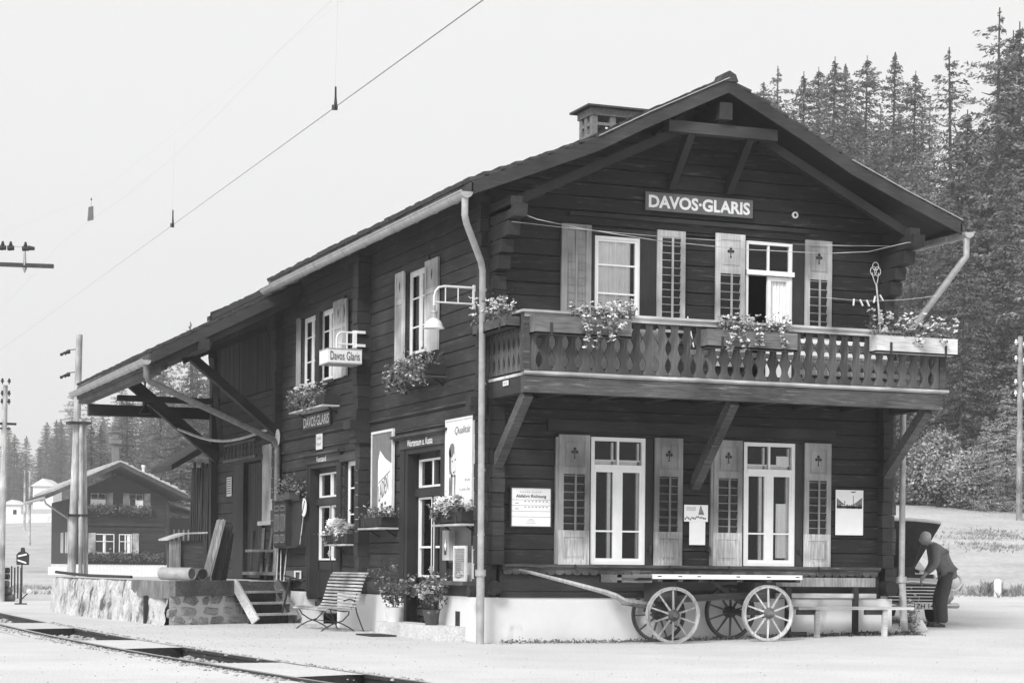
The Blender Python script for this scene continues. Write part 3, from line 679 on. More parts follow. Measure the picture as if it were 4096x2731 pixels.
# ---- gutters and downpipes
def gutter(x,z,y0,y1,r,side=-1):
    mb=MB(); n=9; k=int((y1-y0)/1.5)+1; vs=[]
    for i in range(k+1):
        y=y0+(y1-y0)*i/k
        for rr in (r,r-.008):
            for j in range(n):
                t=math.pi+math.pi*j/(n-1); vs.append((x+rr*math.cos(t),y,z+rr*math.sin(t)))
    m=2*n
    fs=[]
    for i in range(k):
        for j in range(n-1): fs.append((i*m+j,i*m+j+1,(i+1)*m+j+1,(i+1)*m+j)); fs.append((i*m+n+j,(i+1)*m+n+j,(i+1)*m+n+j+1,i*m+n+j+1))
    mb.add(vs,fs); mb.tube([(x+side*r,y0,z+.006),(x+side*r,y1,z+.006)],.014,8)
    for i in (0,1):
        y=y0 if i==0 else y1
        mb.add([(x+r*math.cos(math.pi+math.pi*j/(n-1)),y,z+r*math.sin(math.pi+math.pi*j/(n-1))) for j in range(n)],[tuple(range(n))])
    y=y0+.5
    while y<y1:
        mb.tube([(x+(r+.004)*math.cos(math.pi+math.pi*j/6),y,z+(r+.004)*math.sin(math.pi+math.pi*j/6)) for j in range(7)],.009,5); y+=.85
    return mb.build('gutter','metal',RF,smooth=True)
gutter(-.71,6.13,-.98,9.85,.085); gutter(7.29,6.13,-.98,17.6,.085,1); gutter(-2.9,4.73,9.72,17.75,.085)
def pipe(pts,r,cast,name='downpipe'):
    mb=MB(); mb.tube(pts,r,12); 
    p,q,rr=cast; mb.tube([p,q],rr,12); mb.tube([(p[0],p[1],p[2]-.06),(p[0],p[1],p[2]+.03)],rr+.018,12)
    return mb
pp=pipe([(-.71,-.9,6.08),(-.71,-.9,5.82),(-.67,-.86,5.72),(-.27,-.36,5.3),(-.22,-.3,5.18),(-.2,-.28,1.0)],.047,((-.2,-.28,1.0),(-.2,-.28,0.0),.058))
for z in (4.9,3.6,2.4,1.5): pp.tube([(-.2,-.28,z),(-.2,-.28,z+.03)],.053,12)
pp.build('downpipe','metal',ST,smooth=True)
pp=pipe([(7.29,-.9,6.08),(7.29,-.9,5.78),(7.24,-.86,5.7),(6.86,-.05,4.72),(6.8,.02,4.6),(6.8,.02,.95)],.047,((6.8,.02,.95),(6.85,.0,.1),.058))
pp.build('downpipe','metal',ST,smooth=True)
pp=MB(); pp.tube([(-2.88,9.85,4.68),(-2.87,9.87,4.45),(-2.8,9.9,4.36),(-.2,11.0,3.45),(-.1,11.08,3.3),(-.1,11.1,1.15),(-.13,11.05,.95),(-.08,11.1,.7),(-.08,11.1,.0)],.058,12); pp.tube([(-.1,11.1,3.2),(-.1,11.1,3.24)],.068,12); pp.build('downpipe','metal2',ST,smooth=True)
# ---- balcony
mb=MB(); mb.box(0,6.6,-1.36,0,3.66,3.7); mb.box(-.02,6.68,-1.4,-1.3,3.68,3.715); BA=mb.build('balcony','rail',ST)
mb=MB(); mb.box(.0,6.6,-1.36,-1.22,3.43,3.65); mb.build('front_beam','beamw',BA)
mb=MB(); mb.box(.003,.14,-1.22,0,3.43,3.65); mb.box(6.46,6.597,-1.22,0,3.43,3.65); mb.build('side_beam','darky',BA)
mb=MB()
for i in range(7): mb.box(.7+i*.83,.82+i*.83,-1.22,0,3.46,3.64)
mb.build('joists','darky',BA)
mb=MB(); mb.box(-.06,6.62,-1.42,-1.28,4.5,4.535); mb.box(-.02,6.6,-1.39,-1.32,4.44,4.5); mb.build('hand_rail','rail',BA)
mb=MB(); mb.box(-.06,.08,-1.28,0,4.5,4.535); mb.box(6.52,6.66,-1.28,0,4.5,4.535); mb.build('hand_rail','raily',BA)
mb=MB(); mb.box(-.03,.07,-1.38,-1.28,3.7,4.5); mb.build('corner_post','beamw',BA)
mb=MB(); mb.box(6.53,6.63,-1.38,-1.28,3.7,4.5); mb.build('corner_post','beamw',BA)
mb=MB(); mb.box(0,6.6,-1.33,-1.3,3.74,3.79); mb.box(0,6.6,-1.325,-1.3,4.38,4.44); mb.build('balustrade_rails','dark',BA)
# baluster board outline: three leaf shaped notches per edge
def notch(c): return [(.0945,c-.115),(.074,c-.09),(.052,c-.045),(.047,c-.005),(.053,c+.035),(.07,c+.07),(.0945,c+.115)]
E_=[(.0945,-.36)]+[p for c in (-.22,.03,.27) for p in notch(c)]+[(.0945,.4)]
prof=E_+[(-a,b) for a,b in E_[::-1]]
bmesh_b=MB()
half=[(-x,z) for x,z in E_]   # build as strip quads to keep it clean
vs=[];fs=[]
for y in (-.012,.012):
    for (a,b) in E_: vs+=[(a,y,b),(-a,y,b)]
k=len(E_)
for i in range(k-1):
    fs.append((2*i,2*i+1,2*i+3,2*i+2)); o=2*k; fs.append((o+2*i,o+2*i+2,o+2*i+3,o+2*i+1)); fs.append((2*i,2*i+2,o+2*i+2,o+2*i)); fs.append((2*i+1,o+2*i+1,o+2*i+3,2*i+3))
fs+=[(0,2*k,2*k+1,1),(2*k-2,2*k-1,4*k-1,4*k-2)]
bmesh_b.add(vs,fs); bal=bmesh_b.build('baluster','balu',BA,local=True)
org=Vector(ORG[ST.name]); nb=34; first=True
bm_vars=[bal.data]
for q in range(4):
    m2=bal.data.copy()
    for v in m2.vertices: v.co.x+=random.uniform(-.003,.003); v.co.z+=random.uniform(-.003,.003)
    mm=M['balu'].copy(); 
    m2.materials[0]=[wood('baluster_wood_%s'%w,a,b,'Z',isl=.1,worn=.2) for w,a,b in (('a',.03,.055),('b',.05,.1),('c',.02,.04),('d',.035,.075))][q] if q<4 else mm
    bm_vars.append(m2)
spots=[(.11+(6.38)*i/(nb-1),-1.345,0) for i in range(nb)]+[(.02,-1.2+.185*i,R(90)) for i in range(7)]+[(6.58,-1.2+.185*i,R(90)) for i in range(7)]
for x,y,rz in spots:
    c=bal if first else bal.copy()
    if not first: COL.objects.link(c); c.data=random.choice(bm_vars)
    c.parent=BA; c.location=(x-org.x,y-org.y,4.09); c.rotation_euler=(0,0,rz); first=False
for xs_,zf in ((.1,2.45),(3.23,2.28),(6.42,2.45)):
    mb=MB(); mb.bar((xs_,-.02,zf),(xs_,-1.22,3.43),.13,.15); mb.build('strut','beamw',BA)
    mb=MB()
    for t in (.28,.72): p=Vector((xs_,-.02,zf)).lerp(Vector((xs_,-1.22,3.43)),t); mb.bar(p-Vector((0,.02,-.016)),p+Vector((0,-.02,.016)),.142,.165)
    mb.build('strap','metald',BA)
ww=MB(); 
# small things fixed on the building
mb=MB(); mb.lathe([(.05,0),(.05,.03),(.03,.035),(.028,.01)],(4.86,-.01,6.36),14,(0,-1,0)); tag(mb.build('ring_insulator','porcelain'),'small white porcelain ring on the dark gable wall, right of the name board','insulator')
# ------------------------------------------------------------------ signs and posters
def plate(name,label,cat,o,u,v,w,h,mat,t=.02,frame=None,fw=.02,group=None):
    """flat board: o bottom-left, u/v unit axes, thickness outwards"""
    o=Vector(o);u=Vector(u);v=Vector(v);n=u.cross(v)
    e=thing(name,label,cat,tuple(o),0,group)
    mb=MB(); mb.prism([(0,0),(w,0),(w,h),(0,h)],o,u,v,n*t); mb.build('board',mat,e)
    if frame:
        mb=MB()
        for a,b,c,d in ((-fw,w+fw,-fw,0),(-fw,w+fw,h,h+fw),(-fw,0,0,h),(w,w+fw,0,h)): mb.prism([(a,c),(b,c),(b,d),(a,d)],o,u,v,n*(t+.012))
        mb.build('frame',frame,e)
    return e
def onp(e,name,polys,o,u,v,t,mat):
    mb=MB(); o=Vector(o);u=Vector(u);v=Vector(v);n=u.cross(v)
    for p in polys: mb.add([o+u*a+v*b+n*t for a,b in p],[tuple(range(len(p)))])
    return mb.build(name,mat,e)
X1,Z1,YM=(1,0,0),(0,0,1),(0,-1,0)
def blob(cx,cy,rx,ry,n=14,rot=0,jit=0):
    return [(cx+math.cos(rot)*rx*math.cos(a)-math.sin(rot)*ry*math.sin(a),cy+math.sin(rot)*rx*math.cos(a)+math.cos(rot)*ry*math.sin(a)) for a in [2*math.pi*i/n for i in range(n)]]
e=plate('station_sign','wide grey name board with bold white capitals DAVOS-GLARIS high on the gable','sign',(2.37,-.05,6.25),X1,Z1,1.75,.265,'signgrey',.03)
text('lettering','DAVOS·GLARIS',(2.42,-.081,6.29),X1,Z1,1.65,.185,'white',e,bold=.035)
e=plate('station_sign','small dark name board with white capitals DAVOS-GLARIS above the stationmaster door','sign',(-.03,9.44,3.54),YM,Z1,1.76,.25,'signdark',.03)
text('lettering','DAVOS·GLARIS',(-.062,9.38,3.575),YM,Z1,1.64,.18,'white',e,bold=.012)
e=plate('enamel_sign','small white enamel plate between the dark name board and the stationmaster door','sign',(-.03,8.62,3.14),YM,Z1,.38,.28,'offwhite',.015)
text('lettering','Telefon',(-.047,8.58,3.31),YM,Z1,.3,.07,'ink',e); text('lettering','Telegraf',(-.047,8.58,3.2),YM,Z1,.3,.07,'ink',e)
e=plate('departure_board','white departure timetable headed Abfahrt Richtung in a thin frame on the front wall','timetable',(.34,-.03,1.65),X1,Z1,.6,.54,'paper',.02,'darkz',.018)
text('lettering','Abfahrt Richtung',(.41,-.051,2.04),X1,Z1,.46,.06,'black',e,bold=.008); text('lettering','D A V O S   P L A T Z',(.47,-.051,2.125),X1,Z1,.32,.018,'ink',e)
onp(e,'ruled_lines',[[(.0,z),(.6,z),(.6,z+.005),(.0,z+.005)] for z in (.37,.29,.21,.13)],(.34,-.03,1.65),X1,Z1,.021,'ink')
onp(e,'entries',[[(.2+i*.055,z),(.225+i*.055,z),(.225+i*.055,z+.012),(.2+i*.055,z+.012)] for z in (.345,.265) for i in range(7)]+[[(.06,z),(.11,z),(.11,z+.01),(.06,z+.01)] for z in (.32,.24)]+[[(.3-w,z),(.3+w,z),(.3+w,z+.006),(.3-w,z+.006)] for w,z in ((.03,.095),(.06,.075),(.075,.045))],(.34,-.03,1.65),X1,Z1,.021,'ink')
e=plate('poster','small white bill printed with a crowd, its lower half narrower, between the ground floor shutters','poster',(3.15,-.025,1.42),X1,Z1,.26,.34,'paper',.004)
onp(e,'print_panel',[[(-.09,.34),(.3,.34),(.3,.585),(-.09,.585)]],(3.15,-.025,1.42),X1,Z1,.008,'paper')
onp(e,'printed_picture',[[(.14,.44),(.24,.44),(.22,.49),(.2,.53),(.19,.57),(.17,.57),(.16,.52)]]+[blob(-.07+.027*i,.365+random.uniform(0,.06),.013,.018,8) for i in range(13)]+[[(-.05,.5+.012*i),(.1,.5+.012*i),(.1,.504+.012*i),(-.05,.504+.012*i)] for i in range(5)],(3.15,-.025,1.42),X1,Z1,.009,'ink')
e=plate('poster','white poster with a grey valley view on its upper part on the front wall','poster',(5.6,-.025,1.6),X1,Z1,.48,.68,'paper',.004)
PO=(5.6,-.025,1.6)
onp(e,'printed_picture',[[(.02,.44),(.02,.56),(.1,.5),(.16,.46)],[(.46,.44),(.46,.57),(.36,.5),(.3,.46)],[(.02,.4),(.46,.4),(.46,.44),(.02,.44)],[(.3,.4),(.312,.4),(.312,.6),(.3,.6)],[(.15,.4),(.165,.4),(.165,.52),(.15,.52)],[(.25,.66),(.36,.66),(.33,.64),(.28,.64)]]+[blob(.04+.04*i,.43,.02,random.uniform(.015,.04),8) for i in range(11)],PO,X1,Z1,.005,'ink')
# two tall posters on the track side
e=plate('poster','tall white framed poster with a smiling woman beside the building corner','poster',(-.03,1.58,1.95),YM,Z1,1.1,1.25,'paper',.03,'offwhite',.03)
PO=(-.03,1.58,1.95)
onp(e,'portrait_print',[blob(.3,.62,.14,.2,16),[(.2,.1),(.4,.1),(.42,.45),(.3,.5),(.2,.45)]],PO,YM,Z1,.032,'ink')
onp(e,'portrait_light',[blob(.33,.62,.12,.17,16),[(.27,.1),(.38,.1),(.36,.42),(.3,.45)]],PO,YM,Z1,.0335,'offwhite')
onp(e,'portrait_detail',[blob(.24,.82,.13,.1,12,.5),blob(.18,.66,.05,.2,12),blob(.28,.66,.03,.015,8),blob(.4,.68,.03,.015,8),[(.29,.5),(.4,.52),(.38,.49),(.31,.475)],blob(.17,.3,.035,.14,10)],PO,YM,Z1,.035,'ink')
text('lettering','Qualität',(-.066,1.2,2.98),YM,Z1,.66,.13,'ink',e,shear=.3)
text('lettering','für alle',(-.066,.76,2.3),YM,Z1,.22,.05,'ink',e); text('lettering','zu jeder Zeit',(-.066,.98,2.16),YM,Z1,.45,.05,'ink',e)
e=plate('poster','tall framed poster with a white package on grey ground beside the cross wall','poster',(-.03,5.2,1.72),YM,Z1,1.05,1.5,'paperg',.03,'offwhite',.04)
PO=(-.03,5.2,1.72)
onp(e,'printed_package',[[(.32,.1),(1.04,.1),(1.04,.98),(.7,1.08),(.42,1.22),(.32,1.05)]],PO,YM,Z1,.032,'paper')
text('lettering','LADEN',(-.064,4.82,2.1),(0,-.9,.34),(0,.12,1),.56,.26,'ink',e)
onp(e,'printed_marks',[[(.36,.68),(.95,.86),(.95,.88),(.36,.7)],[(.36,.15),(.95,.3),(.95,.32),(.36,.17)],blob(.55,.33,.06,.035),blob(.72,.36,.05,.03)],PO,YM,Z1,.034,'ink')
e=plate('notice','small white printed notice on the shed wall left of the shed door','notice',(-.02,15.5,2.5),YM,Z1,.42,.4,'offwhite',.006)
onp(e,'printed_lines',[[(.04,.05+.05*i),(.38,.05+.05*i),(.38,.075+.05*i),(.04,.075+.05*i)] for i in range(7)],(-.02,15.5,2.5),YM,Z1,.008,'ink')
e=plate('notice','small white paper notice fixed low on the left door','notice',(.27,8.15,.84),YM,Z1,.2,.13,'paper',.006)
e=plate('enamel_sign','small pale plate with two marks at the left end of the balcony beam','sign',(-.012,-.6,3.56),YM,Z1,.2,.07,'offwhite',.008)
onp(e,'mark',[[(.05,.02),(.07,.02),(.07,.05),(.05,.05)],[(.12,.02),(.14,.02),(.14,.05),(.12,.05)]],(-.012,-.6,3.56),YM,Z1,.01,'ink')
# loud white oval plate on the shed corner, seen edge on
e=thing('oval_plate','pale oval plate fixed edge-on at the shed corner above the downpipe bend','sign',(-.1,11.0,3.5))
mb=MB(); mb.add([(-.12+.035*math.cos(a),11.0-.03*math.cos(a),3.5+.16*math.sin(a)) for a in [2*math.pi*i/16 for i in range(16)]]+[(-.12+.035*math.cos(a),11.02-.03*math.cos(a),3.5+.16*math.sin(a)) for a in [2*math.pi*i/16 for i in range(16)]],[tuple(range(16)),tuple(range(16,32))[::-1]]+[(i,(i+1)%16,16+(i+1)%16,16+i) for i in range(16)]); mb.build('plate','metal',e)
# illuminated sign box on a bracket
e=thing('hanging_sign','white box sign lettered Davos Glaris hanging from a curved white bracket at the cross wall','sign',(-.2,5.5,4.4))
mb=MB(); mb.box(-.82,-.24,5.25,5.75,4.385,4.6); mb.build('sign_box','white',e)
mb=MB(); mb.box(-.825,-.235,5.245,5.755,4.37,4.39); mb.box(-.825,-.235,5.245,5.755,4.6,4.62); mb.build('edge_trim','metal',e)
text('lettering','Davos Glaris',(-.78,5.243,4.43),X1,Z1,.5,.14,'black',e,bold=.0)
mb=MB(); mb.tube([(-.6,5.5,4.6),(-.6,5.5,4.8),(-.585,5.5,4.86),(-.55,5.5,4.9),(-.5,5.5,4.915),(-.27,5.5,4.915)],.016,8); mb.tube([(-.6,5.5,4.72),(-.27,5.5,4.72)],.014,8); mb.tube([(-.42,5.5,4.915),(-.42,5.5,4.6)],.012,6); mb.box(-.32,-.26,5.47,5.53,4.66,4.95); mb.box(-.27,-.12,5.44,5.5,4.9,4.945); mb.box(-.27,-.12,5.44,5.5,4.68,4.725); mb.build('bracket','white',e)
# platform lamp
e=thing('wall_lamp','white enamel bell lamp on a long curved tubular bracket at the building corner','lamp',(-.1,.3,4.9))
mb=MB(); y=.3; mb.tube([(-.72,y,4.7),(-.72,y,4.86),(-.7,y,4.94),(-.65,y,5.0),(-.56,y,5.02),(-.08,y,5.02)],.017,8); mb.tube([(-.71,y,4.79),(-.08,y,4.79)],.013,8); mb.tube([(-.55,y,5.01),(-.55,y,4.79)],.009,6); mb.tube([(-.36,y,5.02),(-.36,y,4.79)],.009,6); mb.box(-.14,-.09,y-.02,y+.02,4.72,5.06); mb.build('bracket','offwhite',e)
mb=MB(); mb.lathe([(.02,4.74),(.022,4.68),(.035,4.675),(.05,4.65),(.05,4.635),(.04,4.63),(.045,4.55)],(-.72,y,0),20); mb.build('lamp_holder','metal',e,smooth=True)
mb=MB(); mb.lathe([(.04,4.56),(.055,4.55),(.1,4.52),(.125,4.47),(.13,4.44),(.15,4.425),(.15,4.415),(.125,4.43),(.11,4.47),(.03,4.53)],(-.72,y,0),24); mb.build('lamp_shade','offwhite',e,smooth=True)
e=thing('wall_lamp','small dark bell lamp hanging under the goods shed canopy','lamp',(-1.6,16.4,4.3))
mb=MB(); mb.lathe([(.05,4.6),(.05,4.42),(.03,4.4),(.05,4.38),(.09,4.33),(.13,4.25),(.12,4.26),(.05,4.33)],(-1.6,16.4,0),18); mb.build('lamp_shade','black',e,smooth=True)
mb=MB(); mb.tube([(-1.6,16.4,4.6),(-1.6,16.4,4.95)],.02,6); mb.build('stem','black',e)
# cable under the canopy
mb=MB(); mb.tube([(-.9+1.1*t,16.3-5.0*t,3.95-.28*math.sin(math.pi*min(t*1.2,1))*.9-.25*t) for t in [i/14 for i in range(15)]],.03,8); tag(mb.build('cable','metal',smooth=True),'pale sagging cable looped under the goods shed canopy','cable')
# washing lines, pegs, carpet beater
def sag(p,q,s,n=14): return [Vector(p).lerp(Vector(q),i/n)-Vector((0,0,s*4*(i/n)*(1-i/n))) for i in range(n+1)]
mb=MB(); mb.tube([(.07,-.86,5.93),(.35,-.9,5.84),(1.0,-.9,5.76),(2.2,-.9,5.67),(3.6,-.9,5.64),(4.9,-.9,5.67),(5.6,-.9,5.74),(6.3,-.86,5.93),(6.42,-.84,5.93)],.0055,6); tag(mb.build('washing_line','rail'),'lower and thicker of the two white washing lines above the balcony, fixed to both corbels','washing line')
mb=MB(); mb.tube(sag((.05,-.7,5.82),(6.2,-.5,5.92),.08),.004,6); tag(mb.build('washing_line','rail'),'upper and thinner of the two white washing lines above the balcony','washing line')
mb=MB(); mb.tube(sag((4.9,-.9,5.03),(6.5,-1.3,5.1),.06),.002,4); tag(mb.build('peg_line','lace'),'thin slack cord with five clothes pegs near the right end of the balcony','cord')
for i,(x,z,a) in enumerate(((5.33,4.98,-.1),(5.46,4.98,.5),(5.57,4.98,.45),(5.68,5.04,-.25),(5.8,5.07,.6))):
    mb=MB(); d=Vector((math.sin(a),0,-math.cos(a)))*.05; c=Vector((x,-.95,z)); mb.bar(c-d,c+d,.016,.012,up=(0,1,0)); mb.bar(c-d+Vector((0,.014,0)),c+d+Vector((0,.01,0)),.016,.01,up=(0,1,0))
    tag(mb.build('clothes_peg','paper'),['leftmost','second from left','middle','second from right','rightmost'][i]+' of the five pale clothes pegs on the slack cord','clothes peg','clothes pegs on the cord')
e=thing('carpet_beater','cane carpet beater with looped head standing upright at the right end of the balcony','carpet beater',(5.62,-1.26,4.4))
mb=MB(); c=Vector((5.5,-1.26,5.4))
for ox,oz,rx,rz in ((0,.07,.05,.06),(-.035,.0,.05,.065),(.035,.0,.05,.065)):
    mb.tube([c+Vector((ox+rx*math.cos(t),0,oz+rz*math.sin(t))) for t in [2*math.pi*i/14 for i in range(15)]],.006,6)
mb.tube([c+Vector((-.06,0,-.02)),c+Vector((-.03,0,-.12)),c+Vector((.01,0,-.2))],.006,6); mb.tube([c+Vector((.05,0,-.02)),c+Vector((.04,0,-.12)),c+Vector((.02,0,-.2))],.006,6)
mb.build('head','rail',e)
mb=MB(); mb.tube([c+Vector((.015,0,-.18)),c+Vector((.06,0,-.55)),(5.6,-1.25,4.45),(5.62,-1.24,4.1)],[.012,.014,.016,.016],8); mb.build('handle','rail',e)
mb=MB(); mb.bar((3.15,-.12,4.3),(3.08,-.05,4.75),.02,.015); tag(mb.build('stick','paper'),'short white stick leaning by the louvred shutter on the balcony','stick')
# white slatted garden bench on the balcony
e=thing('balcony_bench','white painted slatted bench standing on the balcony behind the balusters','bench',(4.8,-.7,3.7))
mb=MB()
for i in range(3): mb.box(4.3,6.3,-1.2+i*.13,-1.09+i*.13,4.1,4.13)
for z in (3.74,3.86,4.0,4.22): mb.box(4.3,6.3,-1.22,-1.2,z,z+.07)
mb.build('seat','white',e)
mb=MB()
for i in range(3): mb.box(4.3,6.3,-.5,-.48,4.22+i*.09,4.28+i*.09)
mb.build('backrest','white',e)
for x in (4.4,6.2):
    for y in (-1.15,-.52): mb=MB(); mb.box(x,x+.05,y,y+.05,3.7,4.1 if y<-.6 else 4.48); mb.build('leg','white',e)
e=thing('plank_screen','pale plank panel standing on the balcony behind the left balusters','panel',(1.3,-1,3.7)); mb=MB(); mb.box(.45,2.15,-1.15,-1.12,3.72,4.38); mb.build('planks','offwhite',e)
e=thing('balcony_shelf','low white board lying on the balcony floor left of the bench','board',(3.9,-1,3.75))
mb=MB(); mb.box(2.3,4.28,-1.24,-1.2,3.72,3.8); mb.box(2.5,4.25,-1.22,-1.2,4.06,4.13); mb.build('board','white',e)
# ------------------------------------------------------------------ plants
def plantmesh(n,region,size,mb=None,flat=.0):
    mb=mb or MB()
    for i in range(n):
        p=Vector(region()); s=size*random.uniform(.6,1.3)
        a=Vector((random.gauss(0,1),random.gauss(0,1),random.gauss(0,1))).normalized(); b=a.cross(Vector((random.gauss(0,1),random.gauss(0,1),random.gauss(0,1)))).normalized()
        mb.add([p-a*s-b*s*.1,p-b*s*.6,p+a*s,p+b*s*.6],[(0,1,2,3)])
    return mb
def flower(mb,c,r):
    c=Vector(c); r*=1.15
    for k in range(5):
        t=2*math.pi*k/5+random.random(); d=Vector((math.cos(t),math.sin(t)*.8,random.uniform(-.5,.8)))
        a=d.normalized()*r*.6; b=Vector((-d.y,d.x,random.uniform(-.6,.6))).normalized()*r*.55
        mb.add([c+a-b,c+a*1.9,c+a+b,c-a*.2],[(0,1,2,3)])
def head(mb,c,r,n=20):
    for k in range(n):
        d=Vector((random.gauss(0,1),random.gauss(0,1),random.gauss(0,1))).normalized()*r*random.uniform(.5,1); flower(mb,Vector(c)+d*.6,r*.62)
def flowerbox(label,o,u,n,w,d,h,boxmat,plant,shelf=None,posts=True,stain=None):
    """o bottom back corner; u along, n outwards"""
    o=Vector(o);u=Vector(u);n=Vector(n)
    e=thing('flower_box',label,'flower box',tuple(o),0,'flower boxes on the station')
    mb=MB(); t=.022
    def pb(a0,a1,b0,b1,c0,c1): mb.add([o+u*a+n*b+Vector((0,0,c)) for a in (a0,a1) for b in (b0,b1) for c in (c0,c1)],[(0,1,3,2),(4,6,7,5),(0,4,5,1),(2,3,7,6),(0,2,6,4),(1,5,7,3)])
    pb(0,w,0,t,0,h); pb(0,w,d-t,d,0,h); pb(0,t,t,d-t,0,h); pb(w-t,w,t,d-t,0,h); pb(0,w,0,d,0,.02)
    mb.build('box',boxmat,e)
    mb=MB(); pb(t,w-t,t,d-t,.02,h-.03); mb.build('soil','black',e)
    if shelf:
        mb=MB(); pb(-.03,w+.03,0,d+.04,-.03,0); mb.build('shelf',shelf,e)
        mb=MB(); 
        for a in (.12,w-.12): mb.bar(o+u*a+Vector((0,0,-.14)),o+u*a+n*d*.6+Vector((0,0,-.03)),.025,.025)
        mb.build('bracket','dark',e)
    if posts:
        mb=MB()
        for a in (.22,w-.22): pb(a,a+.035,d,d+.01,-.02,h*.6)
        mb.build('strap','metald',e)
    L_=MB(); P_=MB(); plant(L_,P_,lambda a,b,c:o+u*a+n*b+Vector((0,0,c)),w,d,h)
    L_.build('foliage','leaf',e); P_.build('blossoms','petal',e)
    return e
rnd=random.uniform
def plants(spans,top=.25,nl=260,nf=26,size=.028,fr=.026,droop=0,dfl=0,heads=0,hr=.05,spill=.3):
    def f(Lm,Pm,P,w,d,h):
        tot=sum(b-a for a,b in spans)
        for a,b in spans:
            k=(b-a)/tot; hills=[(rnd(a,b),rnd(.5,1)) for _ in range(max(2,int(5*k)))]
            def reg():
                c,s=random.choice(hills); return P(min(max(random.gauss(c,(b-a)*.16),a-.06),b+.06),d/2+random.gauss(0,d*.36),h+abs(random.gauss(0,.45))*top*s)
            plantmesh(int(nl*k),reg,size,Lm)
            for _ in range(int(nf*k)):
                c,s=random.choice(hills); p=P(min(max(random.gauss(c,(b-a)*.2),a-.06),b+.06),d/2+rnd(-.2,.7)*d,h+rnd(.35,1.15)*top*s); flower(Pm,p,fr)
                Lm.tube([p,P(c,d/2,h-.02)],.002,3,cap=False)
            for _ in range(int(heads*k+.5)):
                head(Pm,P(rnd(a,b),d*rnd(.4,1.1),h+rnd(-.2,.8)*top),hr*rnd(.7,1.1))
            for _ in range(int(droop*k+.5)):
                x=rnd(a,b); q=[P(x,d*.8,h)]; ln=rnd(.4,1)*spill; dx=rnd(-.1,.1)
                for i in range(1,7): q.append(P(x+dx*i/6*1.5,d+.05*math.sin(i*.5)+.03,h-ln*i/6+.04*(i==1)))
                Lm.tube(q,.004,4,cap=False)
                for pnt in q[1:]:
                    plantmesh(4,lambda:pnt+Vector((rnd(-.03,.03),rnd(-.03,.03),rnd(-.03,.03))),size,Lm)
                    if random.random()<dfl: flower(Pm,pnt+Vector((rnd(-.03,.03),rnd(-.03,.02),rnd(-.03,.03))),fr*1.1)
    return f
SY=(0,-1,0)
flowerbox('grey flower box on the left front of the balcony, blossoms only at one end',(.05,-1.39,4.2),X1,SY,1.42,.2,.25,'plat',plants([(.62,1.4)],.28,380,60,fr=.028,heads=6,hr=.045,droop=11,dfl=.75,spill=.42))
flowerbox('grey flower box at the middle of the balcony front with white daisies and trailing blossom',(2.62,-1.39,4.14),X1,SY,1.42,.2,.25,'plat',plants([(.3,1.25)],.3,380,60,fr=.028,heads=5,hr=.04,droop=8,dfl=.8,spill=.28))
flowerbox('pale weathered flower box on the right corner of the balcony, thin upright flowers',(5.33,-1.39,4.2),X1,SY,1.36,.2,.24,'rail',plants([(.0,1.3)],.36,420,90,fr=.03,size=.022,heads=4,hr=.04,droop=3,dfl=.9,spill=.12))
flowerbox('weathered flower box standing out from the left end of the balcony',(-.02,-1.22,4.31),(0,1,0),(-1,0,0),1.3,.2,.14,'beamw',plants([(.1,1.25)],.36,420,80,fr=.03,droop=0))
flowerbox('dark flower box with a large straggling trailing plant under the single upper side window',(0,1.75,3.9),(0,1,0),(-1,0,0),1.95,.3,.17,'dark',plants([(.0,1.95)],.36,900,34,droop=26,dfl=.3,spill=.34,heads=4,hr=.05),shelf='fasciay')
flowerbox('dark flower box with pale bushy geraniums under the twin upper side window',(0,7.3,3.86),(0,1,0),(-1,0,0),2.15,.28,.17,'dark',plants([(.3,2.2)],.34,800,50,droop=12,dfl=.3,spill=.26,heads=6),shelf='rail')
flowerbox('dark flower box with grey petunias below the smiling woman poster',(0,.28,1.68),(0,1,0),(-1,0,0),1.15,.28,.18,'dark',plants([(.0,1.3)],.24,420,20,heads=16,hr=.075,droop=5,dfl=.5,spill=.12),shelf='rail')
flowerbox('dark flower box with small leafy plants below the package poster',(0,4.0,1.68),(0,1,0),(-1,0,0),1.1,.28,.17,'dark',plants([(.0,1.05)],.2,420,16,heads=1,hr=.05),shelf='rail')
flowerbox('dark flower box with big round white blossoms between the left door and the side window',(0,5.85,1.43),(0,1,0),(-1,0,0),1.2,.28,.17,'dark',plants([(.1,1.3)],.24,380,8,heads=16,hr=.1,droop=2,dfl=.9,spill=.2),shelf='rail')
e=thing('wall_plant','leafy geranium growing on top of the glazed wall cabinet','plant',(-.15,10.1,2.28)); mb=plantmesh(420,lambda:(-.14+random.gauss(0,.07),10.1+random.gauss(0,.36),2.5+random.gauss(0,.12)),.032); mb.build('foliage','leaf',e)
mb=MB(); [flower(mb,(-.2+rnd(-.1,.05),10.1+random.gauss(0,.3),2.45+rnd(-.1,.2)),.03) for _ in range(12)]; mb.build('blossoms','petalg',e)
mb=MB(); mb.box(-.24,-.04,9.7,10.6,2.28,2.4); mb.build('pot','terracotta',e)
